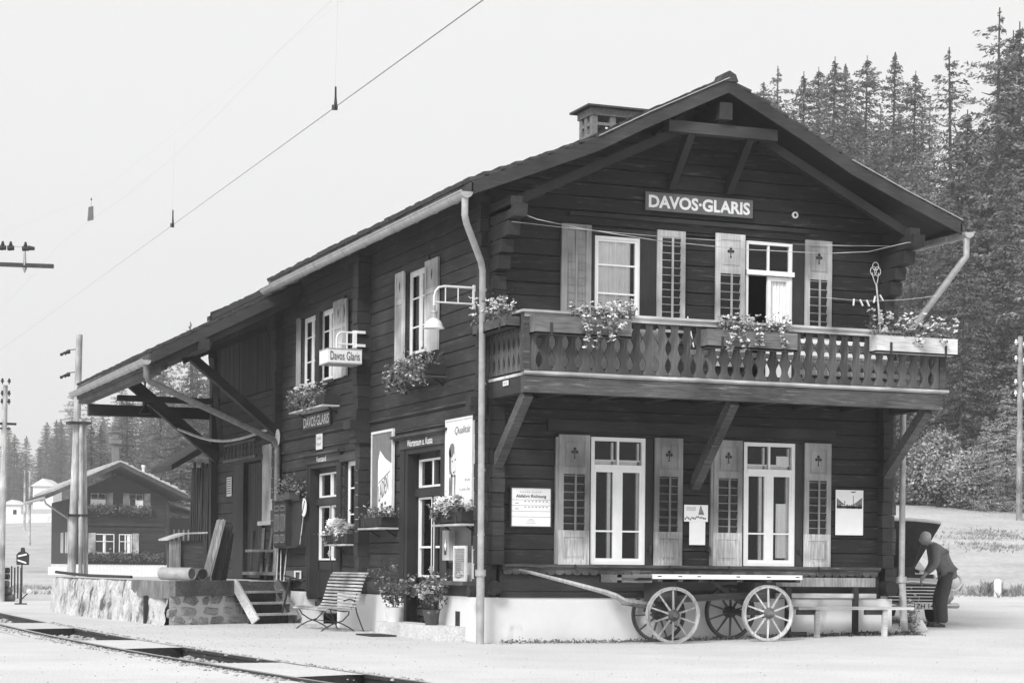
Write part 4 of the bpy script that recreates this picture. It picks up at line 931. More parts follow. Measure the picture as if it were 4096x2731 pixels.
def pot(label,x,y,z,r,h,mat,hl,nl,whites,spread):
    e=thing('potted_plant',label,'potted plant',(x,y,z))
    mb=MB(); mb.lathe([(0,0),(r*.68,0),(r*.9,h*.5),(r,h*.9),(r*1.03,h),(r*.93,h),(r*.88,h*.85),(0,h*.84)],(x,y,z),24); mb.build('pot',mat,e,smooth=True)
    Lm=MB();Pm=MB()
    for i in range(9):
        t=rnd(0,6.28); q=[Vector((x,y,z+h*.85))]; k=rnd(.3,1)
        for j in range(1,5): q.append(Vector((x+math.cos(t)*spread*k*j/4*.9,y+math.sin(t)*spread*k*j/4*.9,z+h+hl*k*math.sin(j/4*1.5)*1.0)))
        Lm.tube(q,.005,4,cap=False)
        for p in q[1:]: plantmesh(int(nl/36),lambda:p+Vector((random.gauss(0,.07),random.gauss(0,.07),random.gauss(0,.06))),.03,Lm)
        for _ in range(int(whites/9+.5)): p=random.choice(q[2:]); head(Pm,p+Vector((random.gauss(0,.07),random.gauss(0,.05),random.gauss(0,.06))),rnd(.02,.045),7)
    Lm.build('foliage','leaf',e); Pm.build('blossoms','petal',e)
pot('pale round flowerpot with a loose dark leafy plant at the far end of the doorstep',-.28,3.3,.2,.15,.23,'plaster',.62,520,6,.45)
pot('dark flowerpot with many white blossoms at the near end of the doorstep',-.28,1.55,.2,.125,.23,'terracotta',.55,620,60,.42)
mb=MB(); mb.box(-.42,-.04,.74,3.78,-.05,.205); tag(mb.build('doorstep','concrete'),'low pale concrete doorstep slab under the two potted plants','step')
mb=MB(); mb.box(-.9,-.5,2.5,3.3,0,.025); tag(mb.build('doormat','iron'),'dark doormat lying on the ground before the doorstep','doormat')
# vending machine, mesh fronted cabinet
e=thing('vending_machine','narrow grey coin machine with a diamond mark under the flower box by the corner','vending machine',(0,1.42,1.2))
mb=MB(); L.box(mb,1.27,1.55,1.16,1.6,.0,.12); mb.build('case','shutup',e)
mb=MB(); L.box(mb,.6,1.55,1.13,1.66,0,.02); mb.build('backboard','signgrey',e)
mb=MB(); mb.add([L.p(1.41,1.47,.123),L.p(1.46,1.38,.123),L.p(1.41,1.29,.123),L.p(1.36,1.38,.123)],[(0,1,2,3)]); mb.build('diamond_mark','white',e); mb=MB(); L.box(mb,1.36,1.46,1.24,1.44,.12,.1215); mb.build('slot','black',e)
e=thing('mesh_cabinet','pale wire mesh fronted case standing on the sill by the corner downpipe','case',(-.1,.75,.85))
mb=MB(); a,b,c,d=.5,1.02,.86,1.37; n=.14
for q in ((a,b,c,c+.04),(a,b,d-.04,d),(a,a+.04,c+.04,d-.04),(b-.04,b,c+.04,d-.04)): L.box(mb,*q,n-.03,n)
L.box(mb,a,b,c,d,0,.01); mb.build('frame','offwhite',e)
mb=MB()
for i in range(14): L.box(mb,a+.04+i*.032,a+.048+i*.032,c+.04,d-.04,n-.015,n-.01)
for i in range(14): L.box(mb,a+.04,b-.04,c+.04+i*.032,c+.048+i*.032,n-.014,n-.009)
mb.build('wire_mesh','rail',e)
mb=MB(); head(mb,(-.1,.8,.95),.07,10); head(mb,(-.1,.65,.98),.06,8); mb.build('blossoms','petal',e)
mb=MB(); L.box(mb,.45,1.7,.8,.86,0,.2); tag(mb.build('shelf','beamw'),'dark wooden ledge carrying the wire mesh case','shelf')
# slatted bench on the platform
e=thing('park_bench','slatted garden bench with high curved back and wrought iron legs on the platform','bench',(-.5,6.05,0))
prof=[(-.93,.35),(-.9,.375),(-.82,.385),(-.72,.375),(-.62,.36),(-.52,.35),(-.43,.35),(-.36,.37),(-.31,.41),(-.275,.46),(-.25,.515),(-.23,.57),(-.21,.625),(-.19,.68),(-.17,.735),(-.15,.79),(-.12,.845),(-.09,.9),(-.05,.94)]
prof=[(-.96+(x+.93)*.78,z) for x,z in prof]
mb=MB(); mb2=MB()
for i,(x,z) in enumerate(prof):
    a=prof[max(i-1,0)];b=prof[min(i+1,len(prof)-1)]; t=Vector((b[0]-a[0],0,b[1]-a[1])).normalized(); up=Vector((-t.z,0,t.x)); 
    (mb if i<8 else mb2).bar((x,4.7,z),(x,6.7,z),.031,.018,up=tuple(up))
mb.build('seat','wood2',e); mb2.build('backrest','wood2',e)
for y in (4.95,6.45):
    mb=MB(); mb.tube([(x+.01,y,z-.025) for x,z in prof],.011,6)
    mb.tube([(-.93,y,.34),(-.88,y,.25),(-.76,y,.17),(-.62,y,.12),(-.5,y,.06),(-.42,y,0)],.011,6); mb.tube([(-.5,y,.38),(-.52,y,.27),(-.62,y,.17),(-.78,y,.12),(-.9,y,.06),(-.98,y,0)],.011,6)
    mb.tube([(-.42,y,.5),(-.38,y,.3),(-.3,y,.1),(-.26,y,0)],.011,6); mb.build('leg','iron',e)
mb=MB(); mb.tube([(-.68,4.7,.5),(-.58,4.7,.53),(-.48,4.7,.5)],.012,6); mb.tube([(-.66,4.95,.15),(-.66,6.45,.15)],.008,5); mb.build('stretcher','iron',e)
# tools by the downpipe
mb=MB(); mb.tube([(-.05,10.5,1.42),(-.28,10.0,.36)],.014,8); e=thing('broom','pale broom leaning on the wall under the glazed cabinet','broom',(-.3,10.0,0)); mb.build('handle','rail',e)
mb=MB(); mb.lathe([(.02,.42),(.05,.34),(.09,.2),(.12,.02),(.0,.02)],(-.3,9.98,0),10); mb.build('bristles','offwhite',e)
e=thing('hoe','long handled pick standing head-up beside the broom','tool',(-.45,9.2,0))
mb=MB(); mb.tube([(-.5,9.3,.02),(-.36,9.1,.84)],.02,8); mb.build('handle','darkz',e); mb=MB(); mb.bar((-.44,9.2,.87),(-.2,8.75,.78),.05,.03); mb.build('blade','iron',e)
for x,y,l in ((-.06,10.95,'thin tall pale rod leaning beside the shed downpipe'),): mb=MB(); mb.tube([(x-.1,y,.1),(x,y,2.4)],.014,8); tag(mb.build('rod','rail'),l,'rod')
mb=MB(); mb.tube([(-.2,10.45,.02),(-.1,10.75,1.35)],.012,6); tag(mb.build('rod','rail'),'short pale rod leaning on the wall just left of the broom','rod')
e=thing('wall_box','square grey lantern box with a white rimmed opening on the wall below the cabinet','box',(-.2,10.0,.8))
mb=MB(); mb.box(-.15,-.03,9.62,10.2,.8,.96); mb.build('box','signgrey',e); mb=MB()
mb.box(-.155,-.025,9.59,9.62,.795,.825); mb.box(-.155,-.025,9.59,9.62,.935,.965); mb.box(-.155,-.13,9.59,9.62,.825,.935); mb.box(-.05,-.025,9.59,9.62,.825,.935); mb.build('rim','white',e)
e=thing('signal_disc','round white signalling disc with dark stripe hanging on a thin handle beside the left door','signal disc',(-.06,9.2,1.9))
mb=MB(); mb.lathe([(0,.0),(.17,.0),(.17,.012),(0,.012)],(-.09,9.2,2.12),20,(-1,0,0)); mb.build('disc','white',e); mb=MB(); mb.bar((-.104,9.28,2.02),(-.104,9.12,2.24),.035,.004,up=(-1,0,0)); mb.build('stripe','black',e); mb=MB(); mb.tube([(-.1,9.22,1.96),(-.12,9.35,1.45)],.01,6); mb.build('handle','rail',e)
# ------------------------------------------------------------------ loading platform
P1=Vector((-2.75,8.3,0)); P2=Vector((-.02,10.35,0)); fd=(P2-P1).normalized(); fn=Vector((fd.y,-fd.x,0))
e=thing('loading_platform','long stone loading platform with rough plastered wall, white gravel top and timber edge beams','loading platform',(-1.5,13,0))
mb=MB(); out_=[(-2.75,8.3),(-2.85,9.5),(-2.95,11),(-3.1,13),(-3.2,15),(-3.25,17),(-3.2,18.2),(-3.0,19),(-2.5,19.6),(-1.5,20),(1.5,20.2)]
segs=[];acc=0
N=90; pts=[]
def resample(poly,step):
    r=[]
    for (a,b),(c,d) in zip(poly,poly[1:]):
        k=max(1,int(math.hypot(c-a,d-b)/step))
        for i in range(k): r.append((a+(c-a)*i/k,b+(d-b)*i/k))
    r.append(poly[-1]); return r
rp=resample(out_,.07); nz=13; vs=[]
for i,(x,y) in enumerate(rp):
    a=rp[max(i-1,0)];b=rp[min(i+1,len(rp)-1)]; t=Vector((b[0]-a[0],b[1]-a[1],0)).normalized(); nn=Vector((-t.y,t.x,0))
    for k in range(nz):
        z=-.06+.82*k/(nz-1); q=Vector((x*1.7,y*1.7,z*3.4)); d=.035*noise.noise(q*1.3)+.035*noise.noise(q*2.7)+.1*(1-k/(nz-1))-(0.03 if k==nz-1 else 0)
        vs.append((x+nn.x*d,y+nn.y*d,z))
mb.add(vs,[(i*nz+k,(i+1)*nz+k,(i+1)*nz+k+1,i*nz+k+1) for i in range(len(rp)-1) for k in range(nz-1)])
mb.build('platform_wall','stonewall',e,smooth=True)
mb=MB(); top=[(x,y) for x,y in out_]+[(.1,20.2),(.1,10.5),(-.02,10.35)]
mb.add([(x,y,.765) for x,y in out_[:-1]]+[(0.0,20.0,.765),(0,10.5,.765),(P2.x,P2.y,.765)],[tuple(range(len(out_)-1+3))])
mb.build('platform_surface','ground',e)
# near face: mortar backing with individual rubble stones
mb=MB(); o=P1; mb.add([o+Vector((0,0,-.05)),P2+Vector((0,0,-.05)),P2+Vector((0,0,.7)),o+Vector((0,0,.7))],[(0,1,2,3)]); mb.build('face_mortar','mortar',e)
mb=MB(); W_=(P2-P1).length
random.seed(21)
z=0.0
while z<.5:
    hh=rnd(.13,.23); u=rnd(-.1,.05)
    while u<1.9:
        w=rnd(.22,.62); k=9; rr=[rnd(.72,1.12) for _ in range(k)]; hq=hh*rnd(.8,1.12); tl=rnd(-.25,.25)
        c=P1+fd*(u+w/2)+Vector((0,0,z+hh/2+rnd(-.02,.02))); outer=[]; inner=[]
        for i in range(k):
            t=2*math.pi*i/k; ca,sa=math.cos(t),math.sin(t); ex=abs(ca)**.55*(1 if ca>0 else -1); ez=abs(sa)**.55*(1 if sa>0 else -1)
            p=c+fd*(ex*w*.46*rr[i])+Vector((0,0,ez*hq*.46*rr[i]+ex*tl*hq)); outer.append(p); inner.append(c+(p-c)*.82+fn*rnd(.015,.04))
        mb.add(outer+inner,[tuple(range(k,2*k))]+[(i,(i+1)%k,k+(i+1)%k,k+i) for i in range(k)])
        u+=w*rnd(1.0,1.1)
    z+=hh*.95
mb.build('rubble_stones','rubble',e)
mb=MB(); mb.bar(P1+fn*.06+Vector((0,0,.64)),P1+fd*2.0+fn*.06+Vector((0,0,.64)),.16,.27); mb.bar(P1+fd*2.0+fn*.02+Vector((0,0,.66)),P2+fn*.02+Vector((0,0,.66)),.1,.2); mb.build('edge_beam','plat',e)
mb=MB(); mb.bar(P1+Vector((-.04,.0,.62)),P1+Vector((-.12,2.4,.62)),.16,.3); mb.build('edge_beam','planky',e)
mb=MB(); mb.box(-2.98,-2.9,9.35,9.42,.0,.5); mb.build('prop','darkz',e)
# stairs
S0=P1+fd*1.62; e=thing('wooden_steps','steep wooden steps with three worn treads and side boards leading up to the loading platform','steps',tuple(S0))
wS=1.22
for s_ in (0,wS):
    mb=MB(); a=S0+fd*s_; mb.bar(a+fn*.62+Vector((0,0,.05)),a+fn*.1+Vector((0,0,.76)),.05,.17,up=(0,0,1)); mb.build('stringer','rail' if s_==0 else 'step',e)
for i in range(3):
    mb=MB(); z=.17+.2*i; d=.62-.17*(i); mb.bar(S0+fd*.03+fn*(d-.1)+Vector((0,0,z)),S0+fd*(wS-.03)+fn*(d-.1)+Vector((0,0,z)),.22,.04); mb.build('tread','rail',e)
mb=MB()
for i in range(4): mb.bar(S0+fd*.03+fn*(.42-.15*i)+Vector((0,0,.06+.2*i)),S0+fd*(wS-.03)+fn*(.42-.15*i)+Vector((0,0,.06+.2*i)),.02,.17)
mb.build('riser','cartd',e)
# things on the platform
Zp=.765
def leanboard(label,x,y,w,h,lean,mat,grp,t=.03,slats=0,ang=0.0):
    e=thing('leaning_board',label,'boards',(x,y,Zp),0,grp)
    u=Vector((math.cos(R(-10)),math.sin(R(-10)),0)); mb=MB()
    n=5
    for i in range(n):
        a=u*(w*i/n); mb.bar(Vector((x,y,Zp))+a+Vector((0,0,0)),Vector((x,y,Zp))+a+u*lean+Vector((0,.1,h-(.0 if i%2 else .015))),w/n-.006,t,up=(0,-1,0))
    mb.build('boards',mat,e); return e
leanboard('tall pale slatted board panel leaning to the right by the shed post',-1.72,10.3,.17,1.14,.3,'planky','boards leaning on the goods platform')
leanboard('dark board panel leaning behind the pale slatted panel',-1.5,10.45,.17,1.04,.26,'darkz','boards leaning on the goods platform')
leanboard('narrow dark boards leaning nearest the shed wall',-1.3,10.6,.12,.9,.16,'darkz','boards leaning on the goods platform')
def drum(label,a,b,r,mat,m2):
    e=thing('pipe_section',label,'pipe',tuple(a),0,'pipe sections lying on the platform'); a=Vector(a);b=Vector(b); mb=MB(); ax=(b-a); ln=ax.length
    mb.lathe([(r*.86,0.02),(r*.9,0),(r,.0),(r,ln),(r*.9,ln),(r*.9,ln-.03),(r*.86,.02)],a,26,ax); mb.build('tube',mat,e,smooth=True)
    mb=MB(); mb.lathe([(0,.012),(r*.9,.012)],a,26,ax); mb.build('end_plate',m2,e,smooth=True)
drum('pale pipe section with closed round end lying on the platform',(-1.98,9.95,Zp+.125),(-2.42,10.55,Zp+.125),.115,'metal','signgrey')
drum('dark pipe section lying just right of the pale pipe',(-1.75,10.1,Zp+.115),(-1.95,10.75,Zp+.115),.11,'signgrey','black')
e=thing('wooden_bin','dark wooden bin with a pale corner post and a sloping pale lid on the platform','bin',(-2,10.8,Zp))
mb=MB(); mb.box(-2.15,-1.6,10.75,11.4,Zp,1.5); mb.build('bin_body','cartd',e); mb=MB(); mb.box(-2.24,-2.04,10.68,10.75,Zp,1.5); mb.build('corner_post','planky',e)
mb=MB(); mb.prism([(-2.3,1.5),(-1.95,1.62),(-1.55,1.64),(-1.55,1.67),(-1.96,1.65),(-2.3,1.535)],(0,10.6,0),(1,0,0),(0,0,1),(0,.85,0)); mb.build('lid','raily',e)
e=thing('wooden_trestle','weathered trestle stand with two shelves against the shed wall beside the shed door','trestle',(-.2,11.8,Zp))
mb=MB(); mb.box(-.45,-.05,11.1,12.15,1.31,1.36); mb.box(-.5,-.05,11.0,12.15,.87,.93); mb.build('shelves','step',e)
for a,b in ((11.95,11.85),(11.25,11.45)):
    mb=MB(); mb.bar((-.12,a,1.78),(-.2,b,Zp),.06,.07); mb.build('upright','plat',e)
mb=MB(); mb.tube([(-3.0,19.2,.86),(-2.8,18.6,.83),(-2.6,17.2,.8),(-2.2,14.6,.79)],.035,6); tag(mb.build('iron_bar','iron',smooth=True),'long dark bent bar lying on the far part of the platform','bar')
# low scattered white box of the platform end post
# ------------------------------------------------------------------ cart
def wheel(parent,c,r,yaw,phase,dark=False,nsp=10):
    c=Vector(c); ax=Vector((math.sin(yaw),-math.cos(yaw),0)); a=Vector((math.cos(yaw),math.sin(yaw),0)); b=Vector((0,0,1))
    m='cartw' if not dark else 'cartd'
    mb=MB(); n=40; pr=[(r-.044,-.024),(r-.01,-.028),(r-.01,.028),(r-.044,.024)]
    mb.add([c+a*math.cos(2*math.pi*j/n)*q+b*math.sin(2*math.pi*j/n)*q+ax*w for j in range(n) for q,w in pr],[(j*4+k,j*4+(k+1)%4,((j+1)%n)*4+(k+1)%4,((j+1)%n)*4+k) for j in range(n) for k in range(4)])
    w_=mb.build('wheel',m,parent)
    mb=MB(); pr=[(r-.011,-.032),(r,-.032),(r,.032),(r-.011,.032)]
    mb.add([c+a*math.cos(2*math.pi*j/n)*q+b*math.sin(2*math.pi*j/n)*q+ax*w for j in range(n) for q,w in pr],[(j*4+k,j*4+(k+1)%4,((j+1)%n)*4+(k+1)%4,((j+1)%n)*4+k) for j in range(n) for k in range(4)]); mb.build('iron_tyre','stone' if not dark else 'iron',w_)
    mb=MB()
    for j in range(nsp):
        t=2*math.pi*j/nsp+phase; d=a*math.cos(t)+b*math.sin(t); mb.bar(c+d*.06+ax*.02,c+d*(r-.04),.028,.026,up=tuple(ax),w2=.019,h2=.019)
    mb.build('spokes',m,w_)
    mb=MB(); mb.lathe([(.0,.14),(.035,.14),(.04,.1),(.075,.07),(.09,.0),(.08,-.08),(.05,-.1),(0,-.1)],c,16,ax); mb.build('hub','plat' if not dark else 'cartd',w_,smooth=True)
CT=thing('platform_cart','four wheeled wooden luggage cart with spoked wheels, flat deck and drawbar before the front wall','cart',(3.1,-.7,0))
wheel(CT,(2.42,-1.0,.415),.4,R(-4),R(90)); wheel(CT,(3.93,-1.0,.445),.405,0,R(90)); wheel(CT,(2.58,.0-.2,.41),.4,R(-8),R(75),True); wheel(CT,(3.74,-.2,.445),.4,0,R(90),True)
mb=MB(); mb.box(2.12,4.5,-.98,-.93,.925,.99); mb.build('side_rail','white',CT)
mb=MB(); mb.box(2.12,4.5,-.3,-.25,.92,.98); mb.build('side_rail','white',CT)
mb=MB()
for i,x in enumerate((2.22,2.54,2.84,3.46,3.95,4.42)): mb.box(x-.03,x+.03,-.983,-.978,.955,.968)
mb.build('slot','black',CT)
mb=MB()
for i in range(5): mb.box(2.12,4.46,-.93+i*.13,-.81+i*.13,.94,.965)
for x in (2.2,2.52,2.84,3.45,3.93,4.4): mb.box(x,x+.07,-.97,-.25,.885,.925)
mb.build('deck','cartd',CT)
mb=MB(); mb.box(1.6,2.12,-.95,-.91,.94,.98); mb.box(1.6,2.12,-.95,-.91,.87,.9); mb.box(1.6,1.65,-.95,-.3,.87,.98); mb.box(1.6,2.12,-.35,-.3,.87,.98); mb.build('front_frame','plat',CT)
mb=MB(); mb.box(2.3,2.55,-.85,-.3,.6,.88); mb.box(3.8,4.05,-.85,-.3,.6,.88); mb.tube([(2.42,-.95,.415),(2.58,-.2,.41)],.035,8); mb.tube([(3.93,-.95,.445),(3.75,-.2,.445)],.035,8); mb.bar((2.4,-.6,.62),(3.95,-.6,.7),.08,.1); mb.box(2.2,2.7,-.7,-.5,.45,.62); mb.bar((3.2,-.6,.9),(3.85,-.6,.5),.05,.05); mb.build('underframe','cartd',CT)
mb=MB(); mb.tube([(.1,-1.0,1.035),(.28,-1.0,.995),(.9,-1.0,.852),(1.38,-1.0,.735),(1.55,-.98,.68),(1.7,-.92,.61),(1.9,-.8,.585),(2.3,-.65,.55)],[.017,.022,.03,.036,.043,.047,.05,.045],8); mb.build('drawbar','poleL',CT,smooth=True)
mb=MB(); mb.bar((1.7,-.85,.57),(2.4,-.9,.45),.025,.02); mb.build('drawbar_brace','cartd',CT)
# ------------------------------------------------------------------ plank bench
e=thing('plank_bench','long plank bench with two board backrest and trestle legs behind the luggage cart','bench',(5.5,-.4,0))
mb=MB(); mb.box(4.65,6.62,-.62,-.25,.485,.525); mb.build('seat','rail',e)
mb=MB(); mb.box(4.5,6.2,-.2,-.165,.82,.955); mb.build('backrest','planky',e)
mb=MB(); mb.box(4.5,6.22,-.2,-.165,.65,.72); mb.build('backrest','rail',e)
for x in (4.95,6.1):
    mb=MB(); mb.box(x,x+.07,-.6,-.54,.02,.485); mb.build('leg','rail',e); mb=MB(); mb.box(x-.28,x-.2,-.22,-.16,.03,.82); mb.build('leg','darkz',e); mb=MB(); mb.box(x-.28,x+.09,-.56,-.5,.41,.485); mb.box(x-.25,x+.05,-.25,-.2,.1,.15); mb.build('crosspiece','cartd',e)
mb=MB(); mb.box(5.75,6.2,-.2,-.14,.09,.13); mb.build('stretcher','cartd',e)
# ------------------------------------------------------------------ car
CARP=(8.85,2.95,.15); CY_=R(-14)
car=thing('parked_car','pale saloon car facing the camera with its bonnet open, half hidden behind the house corner','car',CARP,CY_)
def lb(name,mb,mat,par=car,smooth=False): return mb.build(name,mat,par,smooth=smooth,local=True)
# local axes: -y is the front of the car
mb=MB(); secs=[(-.02,.74,.42,.72),(.1,.8,.32,.8),(.35,.78,.26,.8),(.6,.8,.24,.84),(1.25,.8,.24,.9),(1.3,.8,.24,.92),(3.2,.8,.24,.92),(3.9,.76,.28,.84),(4.2,.62,.4,.7)]
k=14; vs=[]
for y,w,z0,z1 in secs:
    for j in range(k):
        t=2*math.pi*j/k+math.pi/k; c,s=math.cos(t),math.sin(t); vs.append((w*abs(c)**.45*(1 if c>0 else -1),y,(z0+z1)/2+(z1-z0)/2*abs(s)**.5*(1 if s>0 else -1)))
mb.add(vs,[(i*k+j,i*k+(j+1)%k,(i+1)*k+(j+1)%k,(i+1)*k+j) for i in range(len(secs)-1) for j in range(k)]+[tuple(range(k)),tuple(range((len(secs)-1)*k,len(secs)*k))]); lb('body',mb,'car',smooth=True)
mb=MB(); vs=[]
for y,w,z0,z1 in ((1.3,.72,.88,.95),(1.75,.62,.88,1.36),(2.6,.62,.88,1.42),(3.3,.66,.88,.98)):
    for j in range(k):
        t=2*math.pi*j/k+math.pi/k; c,s=math.cos(t),math.sin(t); vs.append((w*abs(c)**.5*(1 if c>0 else -1),y,(z0+z1)/2+(z1-z0)/2*abs(s)**.5*(1 if s>0 else -1)))
mb.add(vs,[(i*k+j,i*k+(j+1)%k,(i+1)*k+(j+1)%k,(i+1)*k+j) for i in range(3) for j in range(k)]+[tuple(range(k)),tuple(range(3*k,4*k))]); lb('cabin',mb,'car',smooth=True)
mb=MB(); mb.add([(-.55,1.42,1.0),(.55,1.42,1.0),(.5,1.68,1.3),(-.5,1.68,1.3)],[(0,1,2,3)]); lb('windscreen',mb,'glass')
mb=MB(); mb.box(-.5,.5,.3,1.2,.72,.86); mb.box(-.22,.2,.4,1.0,.86,.98); mb.box(-.45,-.28,.5,.8,.86,.95); mb.tube([(.3,.5,.9),(.1,.7,1.0),(-.2,.9,.92)],.03,6); lb('engine',mb,'cardark')
mb=MB(); n=10; vs=[]
for i in range(n+1):
    v=i/n
    for j in range(n+1):
        u=j/n*2-1; x=u*(.46+.3*v); q=Vector((x,1.22-.52*v,.95+.78*v)); q+=Vector((0,-.03-.0,.0))*(1-u*u)*1+Vector((0,-.06,.05))*(1-u*u)*v
        vs.append(q)
m_=len(vs); vs=vs+[q+Vector((0,.03,.025)) for q in vs]; w=n+1
fs=[(i*w+j,i*w+j+1,(i+1)*w+j+1,(i+1)*w+j) for i in range(n) for j in range(n)]
mb.add(vs,fs+[tuple(m_+a for a in f[::-1]) for f in fs]); hd=lb('bonnet_lining',mb,'cardark')
mb=MB(); vs2=[q+Vector((0,.02,.02)) for q in vs]; mb.add(vs2,fs+[tuple(m_+a for a in f[::-1]) for f in fs]+[(n*w+j,n*w+j+1,m_+n*w+j+1,m_+n*w+j) for j in range(n)]); 
mb.tube([vs[n*w+j]+Vector((0,.02,.03)) for j in range(n+1)],.032,6); lb('bonnet',mb,'offwhite')
mb=MB(); mb.tube([(.15,.42,.88),(.42,.75,1.42)],.014,6); lb('bonnet_prop',mb,'black')
for x in (-.74,.74):
    mb=MB(); mb.lathe([(0,-.14),(.07,-.13),(.11,-.09),(.12,-.05)],(x,.06,.73),20,(0,1,0)); h_=lb('headlight',mb,'porcelain',smooth=True); mb=MB(); mb.lathe([(.115,-.08),(.145,-.09),(.15,-.04),(.15,.4)],(x,.06,.73),20,(0,1,0)); lb('rim',mb,'chrome',h_,True)
mb=MB()
for i in range(5): mb.tube([(-.42,-.04,.42+i*.055),(0,-.075,.42+i*.055),(.42,-.04,.42+i*.055)],.013,6)
mb.tube([(-.44,-.03,.7),(0,-.06,.73),(.44,-.03,.7)],.022,6); lb('grille',mb,'chrome')
mb=MB(); mb.box(-.42,.42,-.03,-.01,.38,.69); lb('grille_back',mb,'black')
mb=MB(); mb.tube([(-.84,.25,.33),(-.8,-.05,.33),(-.5,-.14,.33),(0,-.17,.33),(.5,-.14,.33),(.8,-.05,.33),(.84,.25,.33)],.045,8); lb('bumper',mb,'chrome',smooth=True)
mb=MB(); mb.box(-.01,.41,-.23,-.22,.27,.39); pl_=lb('number_plate',mb,'paper')
ORG[car.name]=(0,0,0); ORG[pl_.name]=(0,0,0)
text('lettering','ZH 145',(.01,-.231,.285),(1,0,0),(0,0,1),.36,.08,'black',pl_,bold=.02)
for x in (-.66,.66):
    for y in (.75,3.3):
        mb=MB(); mb.lathe([(0,-.08),(.2,-.08),(.3,-.07),(.31,0),(.3,.07),(0,.08)],(x,y,.31),22,(1,0,0)); w_=lb('wheel',mb,'rubber',smooth=True)
# ------------------------------------------------------------------ man
MP=(8.57,1.69,.15); mang=math.atan2(math.sin(HEAD),-math.cos(HEAD))
man=thing('person','grey haired man in a dark suit bending forward over the open car bonnet','person',MP,mang); man.scale=(.96,.96,.96)
def skin(name,verts,edges,rad,mat,par,sub=2,root=0):
    me=bpy.data.meshes.new(name); me.from_pydata(verts,edges,[]); o=bpy.data.objects.new(name,me); COL.objects.link(o); o.parent=par
    s=o.modifiers.new('s','SKIN'); s.use_smooth_shade=True; u=o.modifiers.new('u','SUBSURF'); u.levels=sub; u.render_levels=sub
    for i,v in enumerate(me.skin_vertices[0].data):
        r=rad[i]; v.radius=r if isinstance(r,tuple) else (r,r); v.use_root=(i==root)
    me.materials.append(M[mat]); bpy.context.view_layer.update()
    dg=bpy.context.evaluated_depsgraph_get(); m2=bpy.data.meshes.new_from_object(o.evaluated_get(dg)); o.modifiers.clear(); o.data=m2
    for p in m2.polygons: p.use_smooth=True
    return o
V=[(-.13,0,.86),(-.08,0,1.0),(-.0,0,1.16),(.07,0,1.3),(.13,0,1.39),(.19,0,1.45),(.25,0,1.49),(.29,0,1.55),      #0 pelvis ..7 head top
 (-.12,.09,.83),(-.03,.1,.46),(-.08,.1,.08),(.06,.1,.035), (-.12,-.09,.83),(-.0,-.1,.46),(-.04,-.1,.08),(.09,-.1,.035),   #8-15 legs
 (.1,.19,1.35),(.1,.23,1.08),(.28,.17,.9),(.1,-.19,1.35),(.06,-.23,1.08),(.22,-.19,.86), (.31,0,1.44),(.355,0,1.485),(.26,.1,1.5),(.26,-.1,1.5)]
Ed=[(0,1),(1,2),(2,3),(3,4),(4,5),(5,6),(6,7),(0,8),(8,9),(9,10),(10,11),(0,12),(12,13),(13,14),(14,15),(3,16),(16,17),(17,18),(3,19),(19,20),(20,21),(6,22),(6,23),(6,24),(6,25)]
Rr=[.12,.11,.12,.12,.06,.055,.1,.085,.09,.065,.04,.035,.09,.065,.04,.035,.06,.045,.03,.06,.045,.03,.05,.03,.018,.018]
V2=list(V);E2=list(Ed);R2=list(Rr)
for (hb,s_) in ((18,1),(21,-1)):      # hands: palm, four fingers and a thumb
    b=Vector(V[hb]); d=Vector((.55,-.25*s_,-.75)).normalized(); pi=len(V2); V2.append(tuple(b+d*.06)); E2.append((hb,pi)); R2.append(.026)
    for f,(oy,ln) in enumerate(((.028,.075),(.01,.085),(-.01,.08),(-.028,.065))):
        q=Vector(V2[pi])+Vector((0,oy,-.005)); a=len(V2); V2.append(tuple(q+d*.035)); V2.append(tuple(q+d*.035+Vector((.02,0,-1)).normalized()*ln*.5)); V2.append(tuple(q+d*.03+Vector((-.25,0,-1)).normalized()*ln)); E2+=[(pi,a),(a,a+1),(a+1,a+2)]; R2+=[.0095,.009,.008]
    a=len(V2); V2.append(tuple(b+d*.03+Vector((.01,.035*s_*-1,.0)))); V2.append(tuple(b+d*.075+Vector((.02,-.05*s_,.0)))); E2+=[(hb,a),(a,a+1)]; R2+=[.011,.009]
skin('body',V2,E2,R2,'skin',man)
# jacket, trousers, hair, shoes
skin('jacket',[(-.16,0,.86),(-.14,0,.95),(-.08,0,1.08),(.0,0,1.22),(.08,0,1.34),(.15,0,1.41),(.1,.2,1.355),(.1,.245,1.08),(.25,.185,.925),(.1,-.2,1.355),(.06,-.245,1.08),(.2,-.195,.89),(-.17,0,.8)],
 [(0,1),(1,2),(2,3),(3,4),(4,5),(4,6),(6,7),(7,8),(4,9),(9,10),(10,11),(0,12)],[(.18,.165),(.18,.16),(.18,.155),(.185,.16),(.16,.135),(.07,.07),.09,.075,.058,.09,.075,.058,(.18,.175)],'cloth2',man,2,2)
for s_ in (1,-1):
    ox=0 if s_>0 else .035
    skin('trouser_leg',[(-.13,.07*s_,.9),(-.12+ox*.3,.09*s_,.8),(-.03+ox,.1*s_,.46),(-.06+ox,.1*s_,.14),(-.06+ox,.1*s_,.07)],[(0,1),(1,2),(2,3),(3,4)],[.12,.115,.1,.085,.085],'cloth',man,2,1)
    mb=MB(); mb.lathe([(.0,0),(.05,.0),(.05,.03),(.04,.07),(0,.09)],(0,0,0),14); mb.v=[(a*2.5*(1)+(.03+ox if True else 0),b*1.0+.1*s_,c) for a,b,c in mb.v]; mb.build('shoe','shoe',man,smooth=True,local=True)
